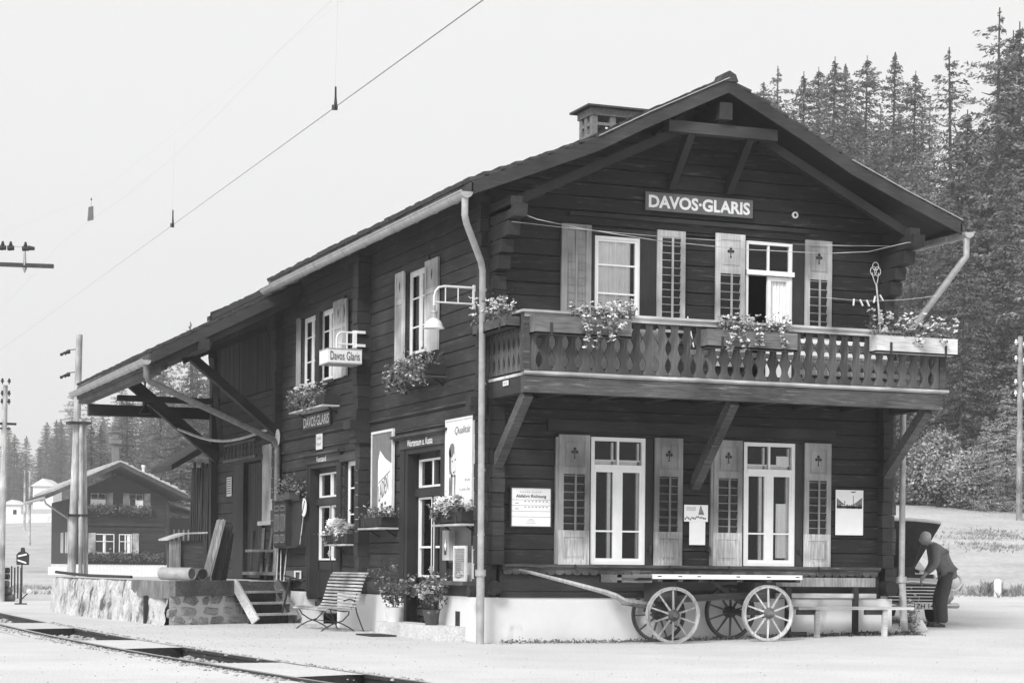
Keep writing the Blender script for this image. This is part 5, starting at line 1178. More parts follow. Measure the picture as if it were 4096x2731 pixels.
mb=MB(); mb.lathe([(.0,.118),(.045,.11),(.08,.08),(.096,.03),(.094,-.02),(.07,-.055)],(.24,0,1.515),16,(-.35,0,1)); mb.build('hair','hair',man,smooth=True,local=True)
mb=MB()
for s_ in (1,-1): mb.lathe([(.0,.012),(.01,.008),(.012,0)],(.335,.035*s_,1.5),8,(1,0,-.3))
mb.build('eye','black',man,local=True)
# ------------------------------------------------------------------ corner plants and slab at the right end
e=thing('stone_slab','small pale slab leaning at the foot of the right downpipe','slab',(7.25,.3,.1)); mb=MB(); mb.prism([(7.1,.36),(7.34,.34),(7.46,.16),(7.24,.12)],(0,.3,0),(1,0,0),(0,0,1),(0,.05,0)); mb.build('slab','concrete',e)
e=thing('garden_plant','straggly flowering plant growing by the slab at the right house corner','plant',(7.1,.2,.1))
mb=plantmesh(260,lambda:(7.08+random.gauss(0,.07),.2+random.gauss(0,.08),.12+abs(random.gauss(0,.22))),.03); 
for i in range(7): mb.tube([(7.1+rnd(-.05,.05),.2,.1),(7.15+rnd(-.12,.15),.2+rnd(-.1,.1),rnd(.4,.75))],.004,4)
mb.build('foliage','leafl',e); mb=MB(); [head(mb,(7.15+rnd(-.1,.12),.2,rnd(.4,.7)),.03,6) for _ in range(5)]; mb.build('blossoms','petal',e)
mb=plantmesh(3000,lambda:(6.95-6.8*random.random()**1.5,-.05-abs(random.gauss(0,.14)),.03+abs(random.gauss(0,.022))),.02)
for i,v in enumerate(mb.v): mb.v[i]=(v[0],v[1],v[2]-.03+hz(v[0],v[1]))
struct(mb.build('weeds','leaf'),'stuff')
# ------------------------------------------------------------------ poles, wires, signals
def insul(mb,p,s=1,ax=(0,0,1)): mb.lathe([(0,.09*s),(.025*s,.085*s),(.035*s,.05*s),(.025*s,.045*s),(.045*s,.02*s),(.045*s,-.01*s),(.02*s,-.02*s),(.012*s,-.07*s)],p,10,ax)
e=thing('telegraph_pole','tall pale telegraph pole on a stepped timber trestle with two clamps behind the loading platform','pole',(-1.8,23.75,0))
mb=MB(); mb.tube([(-1.93,23.8,0),(-1.88,23.78,2.2),(-1.82,23.75,4.5),(-1.78,23.73,6.68)],[.105,.1,.09,.078],10); mb.build('pole','poleL',e,smooth=True)
for a,b,c in (((-1.74,23.5,0),(-1.74,23.6,4.6),.05),((-1.56,23.7,0),(-1.66,23.7,4.6),.06),((-1.62,23.8,.0),(-1.76,23.75,2.6),.035)):
    mb=MB(); mb.tube([a,b],c,8); mb.build('stay_post','poleL',e,smooth=True)
for z in (2.23,4.5): mb=MB(); mb.box(-2.06,-1.5,23.5,23.95,z-.03,z+.03); mb.build('clamp','iron',e)
for z in (6.24,5.68):
    mb=MB(); mb.tube([(-2.22,23.85,z-.05),(-2.13,23.82,z),(-2.0,23.8,z+.06),(-1.85,23.77,z+.08)],.012,6); mb.lathe([(.0,-.09),(.05,-.07),(.03,-.01),(.05,.0),(.055,.06),(0,.09)],(-2.06,23.82,z),10,(.9,0,.45)); mb.lathe([(.0,-.06),(.04,-.04),(.03,.03),(0,.05)],(-2.18,23.84,z-.05),10,(.9,0,.45)); mb.build('insulator','black',e)
e=thing('telegraph_pole','pale pole with stacked insulators and a short crossarm at the far left edge','pole',(-2.83,29.5,0))
mb=MB(); mb.tube([(-2.87,29.5,0),(-2.84,29.5,3),(-2.8,29.5,5.85)],[.1,.09,.065],10); mb.build('pole','poleL',e,smooth=True)
mb=MB()
for z in (5.95,5.62,5.4): insul(mb,(-2.88,29.5,z)); insul(mb,(-2.7,29.5,z))
mb.build('insulator','black',e); mb=MB(); mb.box(-3.1,-2.5,29.46,29.54,4.78,4.84); mb.box(-2.95,-2.65,29.46,29.54,4.66,4.7); mb.box(-2.92,-2.68,29.46,29.54,5.38,5.42); mb.build('crossarm','black',e)
e=thing('utility_pole','dark grey utility pole with pairs of white insulators at the right edge of the meadow','pole',(40.75,44.6,hz(40.75,44.6)))
mb=MB(); mb.tube([(40.75,44.6,2.6),(40.72,44.6,10.9)],[.14,.1],10); mb.build('pole','planky',e,smooth=True)
mb=MB()
for z in (10.63,9.95,8.97,8.5):
    for s_ in (-1,1): insul(mb,(40.72+.17*s_*.93,44.6-.17*s_*.37,z-(.1 if s_>0 else 0)),1.6)
mb.build('insulator','porcelain',e); mb=MB()
for z in (10.5,9.8,8.85): mb.box(40.5,40.94,44.57,44.63,z-.03,z+.02)
mb.build('bracket','iron',e)
e=thing('catenary_mast','crossarm with dark insulators reaching in from a mast just beyond the left edge','mast',(-6.3,14.8,0))
mb=MB(); mb.tube([(-6.4,14.8,0),(-6.4,14.8,8.2)],[.14,.1],10); mb.build('pole','poleL',e,smooth=True)
d0=Vector((-6.4,14.8,6.97)); d1=Vector((-3.94,13.84,6.9)); mb=MB(); mb.bar(d0,d1,.06,.08); mb.build('crossarm','iron',e)
mb=MB(); 
for t,in ((.62,),(.68,),(.79,)): p=d0.lerp(d1,t)+Vector((0,0,.33)); mb.lathe([(0,-.07),(.05,-.06),(.055,.0),(.045,.02),(.05,.06),(0,.07)],p,10,(.93,-.37,0)); insul(mb,p+Vector((0,0,.06)),.8)
p=d0.lerp(d1,.83)+Vector((0,0,.34)); mb.lathe([(0,-.08),(.05,-.05),(.035,.07),(0,.08)],p,10,(.93,-.37,-.1))
mb.build('insulator','black',e)
mb=MB(); p=d0.lerp(d1,.785); mb.tube([p,p+Vector((0,0,.3))],[.035,.02],8); mb.lathe([(0,-.16),(.03,-.1),(.05,-.05),(0,-.04)],p,8); mb.tube([d0+Vector((0,0,.38)),d0.lerp(d1,.8)+Vector((0,0,.36))],.008,5); mb.build('pin','metal',e)
mb=MB(); mb.tube([(-4.64,-30+3*i,5.45) for i in range(36)],[.0048 if i<7 else max(.0014,.0048-.0006*(i-6)) for i in range(36)],5,cap=False); cw=tag(mb.build('contact_wire','signgrey'),'thin overhead contact wire running diagonally across the sky','wire')  # radius shrinks along the run: bleaching against the bright sky put into the shape
mb=MB(); mb.tube([(-4.62,-30+3*i,6.6-.25*math.sin(math.pi*((-30+3*i+8)%16)/16)) for i in range(35)],.0012,4,cap=False); tag(mb.build('messenger_wire','metal'),'very thin upper carrier wire above the contact wire','wire')
for i,y in enumerate((-8.0,-.62)):
    e=thing('dropper_clamp',['dark clamp on the contact wire nearest the station roof','dark clamp on the contact wire lower left toward the roof'][i],'clamp',(-4.64,y,5.45),0,'clamps on the contact wire')
    mb=MB(); mb.bar((-4.64,y-.05,5.44),(-4.64,y+.05,5.46),.03,.05); mb.prism([(-.04,0),(.04,0),(.01,.1),(.005,.2),(-.005,.2),(-.01,.1)],(-4.64,y,5.45),(0,1,0),(0,0,1),(.015,0,0)); mb.build('clamp','black',e); mb=MB(); mb.tube([(-4.64,y,5.5),(-4.62,y,6.5)],.0007,3,cap=False); mb.build('dropper','metal',e)
e=thing('hanging_plate','small dark tapered plate hanging from the span wire against the sky at left','plate',(-5,3.5,6.3))
mb=MB(); mb.prism([(-.045,-.12),(.04,-.1),(.035,.1),(-.03,.085)],(-4.99,3.5,6.24),(.93,-.37,0),(0,0,1),(.01,.02,0)); mb.build('plate','signgrey',e); mb=MB(); mb.tube([(-4.98,3.5,6.33),(-4.98,3.5,6.43)],.002,4); mb.lathe([(0,-.02),(.014,0),(0,.02)],(-4.98,3.5,6.44),8); mb.build('hook','black',e); mb=MB(); mb.tube([(-6.4,14.8,6.9),(-4.98,3.5,6.45),(-4.55,-8,6.5)],.0005,3); mb.build('span_wire','metal',e)
# switch stand
e=thing('switch_stand','track switch stand with a dark arched target marked by two white bars and a counterweight','switch stand',(-2.83,25.8,0))
mb=MB(); mb.tube([(-2.86,25.8,0),(-2.84,25.8,.45),(-2.83,25.8,1.0)],[.035,.03,.018],8); mb.tube([(-2.86,25.8,.1),(-2.75,25.75,.22),(-2.68,25.7,.3)],.016,6); mb.box(-3.0,-2.72,25.6,25.9,0,.03); mb.build('post','iron',e)
mb=MB(); mb.lathe([(0,-.04),(.06,-.03),(.07,0),(.06,.03),(0,.04)],(-2.66,25.7,.33),12,(0,1,0)); mb.build('counterweight','offwhite',e,smooth=True)
U=Vector((.93,-.37,0)); c=Vector((-2.825,25.76,1.0)); mb=MB(); mb.prism([(-.15,0),(.15,0),(.155,.26),(.1,.32),(.05,.34),(.045,.4),(.03,.44),(-.03,.44),(-.045,.4),(-.05,.34),(-.1,.32),(-.155,.26)],c,U,(0,0,1),(.03,.07,0)); mb.build('target','black',e)
mb=MB(); mb.prism([(-.11,.2),(.11,.25),(.11,.29),(-.11,.24)],c-Vector((.005,.015,0)),U,(0,0,1),(.003,.01,0)); mb.prism([(-.12,.1),(.1,.03),(.1,.07),(-.12,.14)],c-Vector((.005,.015,0)),U,(0,0,1),(.003,.01,0)); mb.build('bars','white',e)
for k in range(3):
    for j in range(3-(k==2)):
        mb=MB(); x=-3.9+j*.0; z=.1+k*.19; mb.tube([(-3.6+.0*j,30.2+j*.22,z),(-2.5-.08*k,29.6+j*.22,z)],.1,10); tag(mb.build('log','plat',smooth=True),'dark round sleeper log in the stack at the left edge beyond the switch stand','log','logs stacked at the left edge')
for k in range(2):
    mb=MB(); z=.67+k*.17; mb.tube([(-3.6,30.25,z),(-2.62,29.75,z)],.085,10); tag(mb.build('log','iron',smooth=True),'dark round sleeper log in the stack at the left edge beyond the switch stand','log','logs stacked at the left edge')
e=thing('lineside_post','short cluster of dark posts with a pale board behind the switch stand','posts',(-1.6,34,0)); mb=MB()
for i in range(4): mb.box(-2.0+i*.09,-1.96+i*.09,34,34.05,0,.95-.04*(i%2))
mb.build('posts','iron',e); mb=MB(); mb.bar((-2.45,33.8,.25),(-2.15,33.8,.62),.06,.1); mb.build('board','white',e)
# bollard
bz=hz(16.37,11.21); mb=MB(); mb.lathe([(.085,-.1),(.085,.3),(.08,.36),(.06,.395),(0,.4)],(16.37,11.21,bz),14); tag(mb.build('bollard','white',smooth=True),'white round topped roadside stone at the edge of the meadow','bollard')
# ------------------------------------------------------------------ chalet across the yard
CH=thing('chalet','dark log chalet with snow-pale roof edge and flower boxes across the yard at left','house',(14.9,108.9,0)); CH.rotation_euler=(0,0,0)
cu=Vector((.999,-.044,0)); cv=Vector((.044,.999,0)); co=Vector((11.95,109.7,0))      # facade runs along cu, depth along cv
def C(a,b,z): return co+cu*a+cv*b+Vector((0,0,z))
def cbx(mb,a0,a1,b0,b1,z0,z1): mb.add([C(a,b,z) for a in (a0,a1) for b in (b0,b1) for z in (z0,z1)],[(0,1,3,2),(4,6,7,5),(0,4,5,1),(2,3,7,6),(0,2,6,4),(1,5,7,3)])
mb=MB(); cbx(mb,0,6.5,0,11,0,.95); mb.build('plinth','plaster',CH)
mb=MB(); cwins=[(1.35,2.35,4.75,5.7),(3.9,4.85,4.75,5.7),(1.65,2.95,1.7,3.0),(3.25,4.1,1.7,3.0)]
z=.95
while z<5.3:
    cuts=[(0,6.5)]
    for w0,w1,q0,q1 in cwins:
        if q0-.05<z+.1<q1+.02:
            ns=[]
            for s0,s1 in cuts:
                if w1<=s0 or w0>=s1: ns.append((s0,s1)); continue
                if w0>s0: ns.append((s0,w0))
                if w1<s1: ns.append((w1,s1))
            cuts=ns
    for s0,s1 in cuts: cbx(mb,s0,s1,0,.2,z,z+.2)
    z+=.21
cbx(mb,0,.2,.2,11,.95,5.3); cbx(mb,6.3,6.5,.2,11,.95,5.3); cbx(mb,.2,6.3,10.8,11,.95,5.3)
mb.prism([(0,5.3),(6.5,5.3),(6.5,5.45),(3.1,7.0),(0,5.55)],co,cu,(0,0,1),cv*.2); mb.build('wall','log',CH)
mb=MB(); cbx(mb,6.35,6.6,-.15,.1,.9,5.2); cbx(mb,.0,.15,-.12,.1,.9,5.2); cbx(mb,0,6.6,-.12,.0,3.55,3.7); mb.build('corner_post','dark',CH)
mb=MB()
for (a0,z0),(a1,z1) in (((-1.75,5.2),(3.1,7.45)),((7.6,5.35),(3.1,7.45))):
    mb.add([C(a,b,z+d) for b in (-1.6,11.5) for a,z in ((a0,z0),(a1,z1)) for d in (0,.28)],[(0,1,3,2),(4,6,7,5),(0,2,6,4),(1,5,7,3),(0,4,5,1),(2,3,7,6)])
mb.build('roof','fasciay',CH)
mb=MB(); random.seed(5)
for (a0,z0),(a1,z1) in (((-1.2,5.47),(3.1,7.5)),((7.6,5.4),(3.1,7.5))):
    for i in range(26):
        t=i/26; t2=(i+1)/26; h=rnd(.06,.2)
        p=Vector((a0+(a1-a0)*t,0,z0+(z1-z0)*t+.26)); q=Vector((a0+(a1-a0)*t2,0,z0+(z1-z0)*t2+.26)); mb.add([C(r.x,b,r.z+d) for b in (-1.55,11.4) for r in (p,q) for d in (0,h)],[(0,1,3,2),(4,6,7,5),(0,2,6,4),(1,5,7,3),(0,4,5,1),(2,3,7,6)])
mb.build('roof_covering','grass',CH)
for w0,w1,q0,q1 in cwins:
    mb=MB(); cbx(mb,w0,w1,.0,.05,q0,q0+.06); cbx(mb,w0,w1,0,.05,q1-.06,q1); cbx(mb,w0,w0+.06,0,.05,q0,q1); cbx(mb,w1-.06,w1,0,.05,q0,q1); cbx(mb,(w0+w1)/2-.04,(w0+w1)/2+.04,0,.05,q0,q1); cbx(mb,w0,w1,0,.04,(q0+q1)/2+.12,(q0+q1)/2+.17); wn=mb.build('window','white',CH)
    mb=MB(); cbx(mb,w0,w1,.09,.1,q0,q1); mb.build('pane','black',wn)
    mb=MB(); 
    if q0>4: cbx(mb,(w0 if w0<2 else w0+.5),w1,.06,.07,q0,q1)
    else: cbx(mb,w0+.55,w0+.75,.06,.07,q0,q1)
    mb.build('curtain','lace',wn)
for a,z0,z1,m in ((1.28,1.6,3.05,'rail'),(4.15,1.6,3.05,'rail'),(2.4,4.7,5.75,'shut'),(3.5,4.7,5.75,'shut'),(4.9,4.7,5.75,'shut')): mb=MB(); cbx(mb,a-.05 if a<2 else a,a+.42,-.06,0,z0,z1); mb.build('shutter',m,CH)
for a0,a1,z,dr in ((1.1,2.9,4.42,1),(3.3,5.3,4.42,1),(1.0,6.1,1.25,1)):
    mb=MB(); cbx(mb,a0,a1,-.35,-.1,z-.05,z+.1); fb=mb.build('window_box','dark',CH)
    mb=plantmesh(int(260*(a1-a0)),lambda:tuple(C(rnd(a0-.1,a1+.1),-.25+random.gauss(0,.12),z+.22+random.gauss(0,.15))),.09); mb.build('foliage','leaf',fb)
    mb=MB(); [flower(mb,C(rnd(a0,a1),-.35,z+rnd(0,.45)),.09) for _ in range(int(18*(a1-a0)))]; mb.build('blossoms','petalg',fb)
for i,y in enumerate((1.0,3.6)): 
    for q in (0,.3): mb=MB(); cbx(mb,-.06,-.0,y+q*3,y+q*3+.16,1.7,3.1); mb.build('window','offwhite',CH)
mb=MB(); cbx(mb,3.4,3.85,4.5,5.0,7,9.5); cbx(mb,3.25,4.0,4.3,5.2,9.3,9.55); cbx(mb,3.45,3.8,4.55,4.95,9.6,10.1); cbx(mb,3.3,3.95,4.4,5.1,10.1,10.18); mb.build('chimney','brick',CH)
mb=MB(); p=C(5.6,5.0,0); mb.tube([(p.x,p.y,5.5),(p.x,p.y,7.85)],.1,8); mb.tube([(p.x,p.y,7.7),(p.x,p.y,7.9)],.14,8); mb.build('stove_pipe','white',CH)
mb=MB(); mb.tube([C(-1.85,-1.5,5.25),C(-1.85,11.4,5.25)],.1,8); mb.tube([C(-1.85,-1.4,5.2),C(-1.7,-1.3,4.9),C(-.1,-.1,3.95),C(-.05,-.1,.5)],.07,8); mb.build('gutter','metal',CH)
mb=MB(); cbx(mb,6.55,9.2,2.5,10,.0,4.2); mb.build('side_wing','logv',CH)
mb=MB(); mb.prism([(6.3,5.3),(9.9,4.3),(9.9,4.5),(6.3,5.5)],co+cv*2.0,cu,(0,0,1),cv*8.5); mb.build('wing_roof','shut',CH)
mb=MB()
for i in range(5): cbx(mb,7.3+i*.33,7.4+i*.33,2.42,2.5,1.2,3.4)
mb.build('wing_posts','rail',CH)
# garden fence and things in the yard beyond the platform
e=thing('picket_fence','low white picket fence before the chalet','fence',(4,48,0)); mb=MB(); a=Vector((2.4,48.95,0)); b=Vector((7.2,47.0,0)); n=100
for i in range(n):
    p=a.lerp(b,i/(n-1)); mb.box(p.x-.018,p.x+.018,p.y-.01,p.y+.01,hz(p.x,p.y)-.02,.98+.03*(i%2))
mb.build('pickets','white',e); mb=MB(); mb.bar(a+Vector((0,.03,.4)),b+Vector((0,.03,.4)),.03,.06); mb.bar(a+Vector((0,.03,.8)),b+Vector((0,.03,.8)),.03,.06); mb.build('rails','white',e)
e=thing('garden_wall','short pale wall block left of the picket fence','wall',(5.7,74.5,0)); mb=MB(); mb.bar((5.3,74.7,.35),(6.15,74.3,.35),.4,.98); mb.build('block','plaster',e)
# small houses and far objects on the slope
def house(label,x,y,w,d,h,rh,wall,roof,rot=-HEAD,win=()):
    z=hz(x,y)-.3; e=thing('far_house',label,'house',(x,y,z),rot,'small houses on the far slope')
    mb=MB(); mb.box(-w/2,w/2,0,d,0,h); mb.build('wall',wall,e,local=True)
    mb=MB(); mb.prism([(-w/2-.3,h),(w/2+.3,h),(0,h+rh)],(0,-.3,0),(1,0,0),(0,0,1),(0,d+.6,0)); mb.build('roof',roof,e,local=True)
    for a,b,c,d_ in win: mb=MB(); mb.box(a,b,-.04,.02,c,d_); mb.build('window','black',e,local=True)
    return e
house('small white house with one dark window beyond the chalet eave',29.2,237.4,2.6,5,3.2,1.0,'white','offwhite',win=((-.6,.0,1.3,2.2),))
house('small white shed low on the far slope at the left edge',22.8,218.3,2.0,3,2.2,.6,'white','offwhite',win=((.1,.5,.9,1.6),))
e=thing('far_house','house with a steep bright metal roof behind the chalet','house',(37,172,hz(37,172)),-HEAD); zb=hz(37,172)
mb=MB(); mb.box(-2.6,6,0,8,-1,9.0-zb); mb.build('wall','shut',e,local=True); mb=MB(); mb.prism([(-4.4,9.0-zb),(6.5,9.0-zb),(4,12.6-zb),(0,12.6-zb)],(0,-.5,0),(1,0,0),(0,0,1),(0,9,0)); mb.build('roof','white',e,local=True)
for x,y,t,l in ((18.43,177,10.1,'thin pale far pole, left one of the two on the slope'),(16,156.5,9.1,'thin pale far pole, right one of the two on the slope')):
    mb=MB(); mb.tube([(x,y,hz(x,y)-1),(x,y,t)],[.13,.09],8); tag(mb.build('far_pole','rail'),l,'pole','thin poles on the far slope')
e=thing('retaining_wall','long low pale wall across the far slope at left','wall',(24,207,hz(24,207))); mb=MB(); a=Vector((19,209,0)); b=Vector((31,204.3,0))
k=12
for i in range(k):
    p=a.lerp(b,i/k);q=a.lerp(b,(i+1)/k); mb.bar((p.x,p.y,hz(p.x,p.y)+.3),(q.x,q.y,hz(q.x,q.y)+.3),.4,1.4)
mb.build('wall','plaster',e)
# ------------------------------------------------------------------ vegetation
def crown(h,r0,seed,dens=1.0,gap=.12,card=.3,mat='needle',thin=1.0,t0=.08,shape=.85):
    """whorls of drooping boughs; every bough is a flat fan of small needle clumps with twigs hanging from it"""
    random.seed(seed); mb=MB(); z=h*t0; lob=[(rnd(0,6.28),rnd(.05,.9),rnd(.7,1.35)) for _ in range(8)]
    big=h>8
    while z<h*.992:
        t=z/h; R0=r0*(1-t)**shape*min(1,(1-t)*16)*(1 if t>.12 else .65+2.9*t)+.05; n=max(3,int((5+3*(1-t))*dens)); a0=rnd(0,6.28)
        for i in range(n):
            if random.random()<gap*(1.5 if .25<t<.85 else .5): continue
            a=a0+6.28*i/n+rnd(-.4,.4); m=1
            for la,lt,lm in lob:
                if abs(t-lt)<.12 and math.cos(a-la)>.2: m*=lm
            ln=R0*rnd(.55,1.12)*m; zb=z+rnd(-.2,.2)*(1 if big else .3); dr=rnd(.18,.5)*(1-t*.7)-(.35 if t>.85 else 0)
            ca,sa=math.cos(a),math.sin(a); cnt=int((5+ln*15/(card/.2))*thin)
            for q in range(cnt):
                f=random.random()**.75; w=random.gauss(0,.13)*ln*f*1.2+random.gauss(0,.05); hang=-abs(random.gauss(0,.12 if big else .05))*(.4+f)
                p=Vector((ca*ln*f-sa*w,sa*ln*f+ca*w,zb-dr*ln*f+.28*ln*f*f*dr+hang))
                d=Vector((ca+random.gauss(0,.55),sa+random.gauss(0,.55),random.gauss(-.45,.35))).normalized()*card*rnd(.4,1.0); e=d.cross(Vector((random.gauss(0,1),random.gauss(0,1),random.gauss(0,1)))).normalized()*card*rnd(.14,.34)
                mb.add([p-d,p+e,p+d,p-e],[(0,1,2,3)])
        z+=(rnd(.3,.62) if big else rnd(.12,.24))*(1.15-.45*t)
    return mb
def trunk(h,r,branches=0,seed=1):
    random.seed(seed); mb=MB(); mb.tube([(0,0,-1.0),(rnd(-.05,.05),rnd(-.05,.05),h*.5),(0,0,h)],[r,r*.6,.03],7)
    for i in range(branches):
        z=h*rnd(.3,.95); a=rnd(0,6.28); l=(1-z/h)*rnd(1.2,3.0)+.5; mb.tube([(0,0,z),(math.cos(a)*l*.5,math.sin(a)*l*.5,z-.05*l),(math.cos(a)*l,math.sin(a)*l,z+.12*l)],[.05,.035,.012],4)
    return mb
protos=[]
TL=[(22,4.9,11,1.15,.08,.21,'needle',1.35,.03,.66),(24,5.4,12,1.15,.1,.21,'needle',1.3,.03,.6),(21,4.6,13,1.1,.14,.2,'needlel',1.25,.04,.52),(23,5.2,14,.95,.26,.19,'needlel',1.1,.08,.58),(25,5.1,15,1.2,.08,.21,'needle',1.3,.03,.64)]
def mktree(k,label,x,y,z,group,scale=1,rot=0,name='conifer'):
    if protos and k<len(protos) and protos[k] is not None:
        return dup_(protos[k],label,x,y,z,group,scale,rot)
def build_proto(spec,label,x,y,z,group,scale,rot,name='conifer',br=26):
    e=thing(name,label,'tree',(x,y,z),rot,group); e.scale=(scale,)*3; h=spec[0]
    trunk(h,.24 if h>10 else .08,br,spec[2]).build('trunk','bark',e,local=True)
    crown(h,spec[1],spec[2],spec[3],spec[4],spec[5],thin=spec[7],t0=spec[8],shape=spec[9]).build('crown',spec[6],e,local=True)
    return e
def dup_(p,label,x,y,z,group,scale,rot):
    c=p.copy(); COL.objects.link(c); c.location=(x,y,z); c.rotation_euler=(rnd(-.02,.02),rnd(-.02,.02),rot); c.scale=(scale*rnd(.92,1.1),scale*rnd(.92,1.1),scale); c['label']=label
    if group: c['group']=group
    elif 'group' in c: del c['group']
    for ch in kids(p): k=ch.copy(); COL.objects.link(k); k.parent=c
    return c
protos=[None]*5; GR='conifers of the dense forest slope behind the station at right'; LR='dark conifer in the dense forest slope behind the station at right'
def tree(k,label,x,y,ztop=None,h=None,group=GR):
    z=hz(x,y); H0=TL[k][0]; s_=((ztop-z) if ztop else (h or H0))/H0; z-=.3
    rot=rnd(0,6.28)
    if protos[k] is None: protos[k]=build_proto(TL[k],label,x,y,z,group,s_,rot); return protos[k]
    return dup_(protos[k],label,x,y,z,group,s_,rot)
LB=[(62.8,105.8,38.5,3,'thin open larch standing just right of the station roof ridge against the sky'),(61.8,106.1,37.3,2,None),(62.1,100.7,36.9,0,None),(68.1,109,39.7,1,None),(66.4,104.3,39.3,0,None),(72.6,112.6,41.2,4,None),(68.7,103.4,39.2,1,None),(67.8,98.4,38.3,4,'pointed conifer forming the highest tip of the middle treetops'),(66.4,93.6,35.8,1,None),(73.2,101.7,36.2,3,None),(56.8,73.7,31.8,3,'larch with long bare side branches left of the tallest tree'),(51.35,61.9,30.4,3,'tallest conifer with a bare spiky top near the upper right corner'),(55.5,65.6,31.0,1,None),(56.3,67.5,31.1,0,None),(53.2,63.0,27.8,1,None),(50.5,63.5,25.5,0,None)]
for x,y,zt,k,l in LB: tree(k,l or LR,x,y,zt,group=None if l else GR)
random.seed(99)
placed=[(a[0],a[1]) for a in LB]
def uw(D,a): l=a*D; return CX+l*math.cos(HEAD)+D*math.sin(HEAD), CY-l*math.sin(HEAD)+D*math.cos(HEAD)
cnt=0
for D in (97,103,110,118,127,137,148,160):
    a=.085 if D>105 else .16
    while a<.33:
        x,y=uw(D+rnd(-3,3),a+rnd(-.006,.006)); st=2.1/D
        lim={97:.2,103:.205,110:.2,118:.21,127:.222,137:.228,148:.232,160:.235}[D]
        if a>.215 and D<130: lim+=.035*(1 if a>.222 else .4)
        if .197<a<.214: lim-=.018
        if a<.12: lim-=.02
        zt=min(CZ+lim*D*rnd(.8,1.0),hz(x,y)+27)
        if zt-hz(x,y)>9: k=random.choice((0,1,2,4,0,1,3)); tree(k,LR,x,y,zt); cnt+=1
        a+=st*rnd(.8,1.25)
# forest at left
GL='conifers on the far hillside at left'; LLb='hazy conifer on the far hillside at left'
LL=[(27.2,141.3,21.6,3,'larch whose thin top shows above the canopy roof'),(26.2,147,20.3,2,'bushy larch top just above the canopy roof edge'),(21.2,138.2,15.0,1,'dark conifer directly behind the chalet chimney'),(19.4,144.3,13.0,0,'narrow dark spruce tip left of the chalet ridge'),(21.1,149,13.2,4,'narrow dark spruce tip just right of the pole'),(24.3,140,17.5,2,None),(28.5,139,19.5,3,None),(30.5,138,18.5,2,None),(23,150,15.5,3,None),(33,137,20,2,None),(36,136,19,3,None),(25.5,138,15.8,2,None),(30,146,18.5,1,None)]
random.seed(3)
LL+=[(rnd(22.5,40),rnd(135,158),rnd(14,18.5),random.choice((1,2,3,4,2)),None) for _ in range(16)]
for x,y,zt,k,l in LL: tree(k,l or 'airy larch in the clump behind the chalet',x,y,zt,group=None if l else 'larches behind the chalet')
random.seed(5)
for D in (300,312,325,338,352,368,385):
    a=-.30
    while a<-.1:
        x,y=uw(D+rnd(-4,4),a); lim={300:.056,312:.06,325:.063,338:.066,352:.069,368:.072,385:.074}[D]*(.82 if a<-.225 else 1.05)
        zt=min(CZ+lim*D*rnd(.9,1.2),hz(x,y)+26)
        if zt-hz(x,y)>7: tree(random.choice((0,1,2,4)),LLb,x,y,zt,group=GL); cnt+=1
        a+=4.6/D*rnd(.6,1.3)
print('trees',cnt)
# pale shrubs and young larch at the meadow edge
def leafball(name,label,x,y,r,h,n,mat,seed,card=.16,group=None):
    random.seed(seed); z=hz(x,y); e=thing(name,label,'tree' if h>4 else 'bush',(x,y,z),0,group)
    mb=MB(); mb.tube([(0,0,-.3),(0,0,h*.5),(.05,0,h*.8)],[.12,.07,.02],6)
    cl=[]
    for i in range(16):
        t=rnd(0,6.28); zz=rnd(.2,.95); rr=r*math.sin(math.pi*min(.95,zz*.85+.1))*rnd(.35,.85); cl.append(Vector((math.cos(t)*rr,math.sin(t)*rr,zz*h*.92))); mb.tube([(0,0,h*zz*.5),tuple(cl[-1])],[.04,.01],4)
    mb.build('trunk','bark',e,local=True)
    mb=MB()
    for i in range(n):
        c=random.choice(cl); q=c+Vector((random.gauss(0,r*.17),random.gauss(0,r*.17),random.gauss(0,h*.07)))
        plantmesh(1,lambda:q,card,mb)
    mb.build('crown',mat,e,local=True)
leafball('broadleaf_tree','round pale leafed tree at the upper edge of the meadow beside the station wall',41.6,51.9,1.5,3.4,15000,'needlep',3,card=.085)
leafball('broadleaf_tree','pale bushy tree between the round tree and the young larches',42.2,50.6,1.2,2.7,10000,'needlep',8,card=.085)
leafball('broadleaf_tree','pale shrub low behind the right downpipe',40.3,53.6,1.2,2.0,8000,'leafl',9,card=.085)
random.seed(31)
SPp=(6,1.5,33,1.3,.06,.085,'needlep',1.2,.02,.75)
yl=build_proto(SPp,'feathery pale young larch, tallest of the row by the utility pole',43.2,49.0,hz(43.2,49)-.1,None,.95,0,'young_larch',10)
for x,y,s_,l in ((42.5,49.5,.72,'feathery pale young larch, second from the utility pole'),(44.2,48.3,.9,'feathery pale young larch directly behind the utility pole'),(42.9,50.2,.6,'small pale young larch, lowest of the row at the meadow edge'),(45.2,48.6,1.0,'feathery pale young larch cut by the right picture edge')): dup_(yl,l,x,y,hz(x,y)-.1,None,s_,rnd(0,6))
random.seed(77)
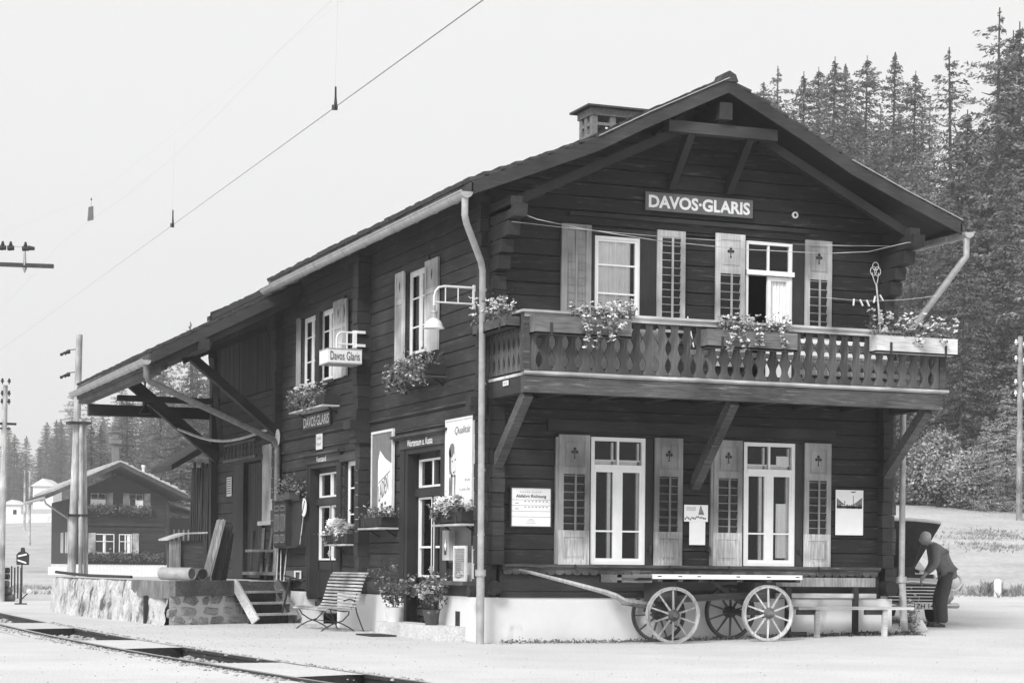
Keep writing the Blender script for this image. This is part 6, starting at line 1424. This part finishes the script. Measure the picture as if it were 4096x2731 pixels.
for i in range(16):
    a=.188+.075*i/15; x,y=uw(94+rnd(-1,2),a); dup_(yl,'low young conifer in the dark undergrowth line along the meadow edge',x,y,hz(x,y)-.5,'undergrowth conifers along the meadow edge',rnd(.35,.6),rnd(0,6))
# grass line along the road edge and tufts in the meadow
mb=MB(); random.seed(12)
def tuft(mb,x,y,s,n=5):
    z=hz(x,y)
    for _ in range(n):
        a=rnd(0,6.28); l=s*rnd(.5,1.2); dx,dy=math.cos(a)*l*.6,math.sin(a)*l*.6; w=s*.12
        mb.add([(x-w,y,z),(x+w,y,z),(x+dx,y+dy,z+l)],[(0,1,2)])
for i in range(2600):
    a=rnd(.17,.27); D=46+random.gauss(0,.35)+2*noise.noise(Vector((a*60,1,1))); x,y=uw(D,a); tuft(mb,x,y,rnd(.06,.24)*(.5+abs(noise.noise(Vector((a*220,5,1))))*2))
for i in range(5000):
    a=rnd(.17,.27); D=rnd(47,92); x,y=uw(D,a)
    if noise.noise(Vector((x*.25,y*.12,4)))>.25: tuft(mb,x,y,rnd(.015,.05))
cl2=[uw(rnd(62,76),rnd(.225,.262)) for _ in range(9)]
for i in range(900):
    c=random.choice(cl2); tuft(mb,c[0]+random.gauss(0,.5),c[1]+random.gauss(0,.9),rnd(.04,.13))
for i in range(2500):
    x,y=rnd(-4,2),rnd(34,60); 
    if noise.noise(Vector((x*.5,y*.2,4)))>.0: tuft(mb,x,y,rnd(.05,.16))
struct(mb.build('grass','tuft'),'stuff')
# far hill backdrop at left continues as terrain; haze
mb=MB(); mb.box(-110,300,-45,440,-3,75)
hm=bpy.data.materials.new('haze'); hm.use_nodes=True; n=hm.node_tree; n.nodes.clear(); o=n.nodes.new('ShaderNodeOutputMaterial'); pv=n.nodes.new('ShaderNodeVolumePrincipled'); pv.inputs['Color'].default_value=g3(1); pv.inputs['Density'].default_value=.00085; pv.inputs['Anisotropy'].default_value=.1; n.links.new(pv.outputs[0],o.inputs['Volume'])
M['haze']=hm; struct(mb.build('haze','haze'),'stuff')
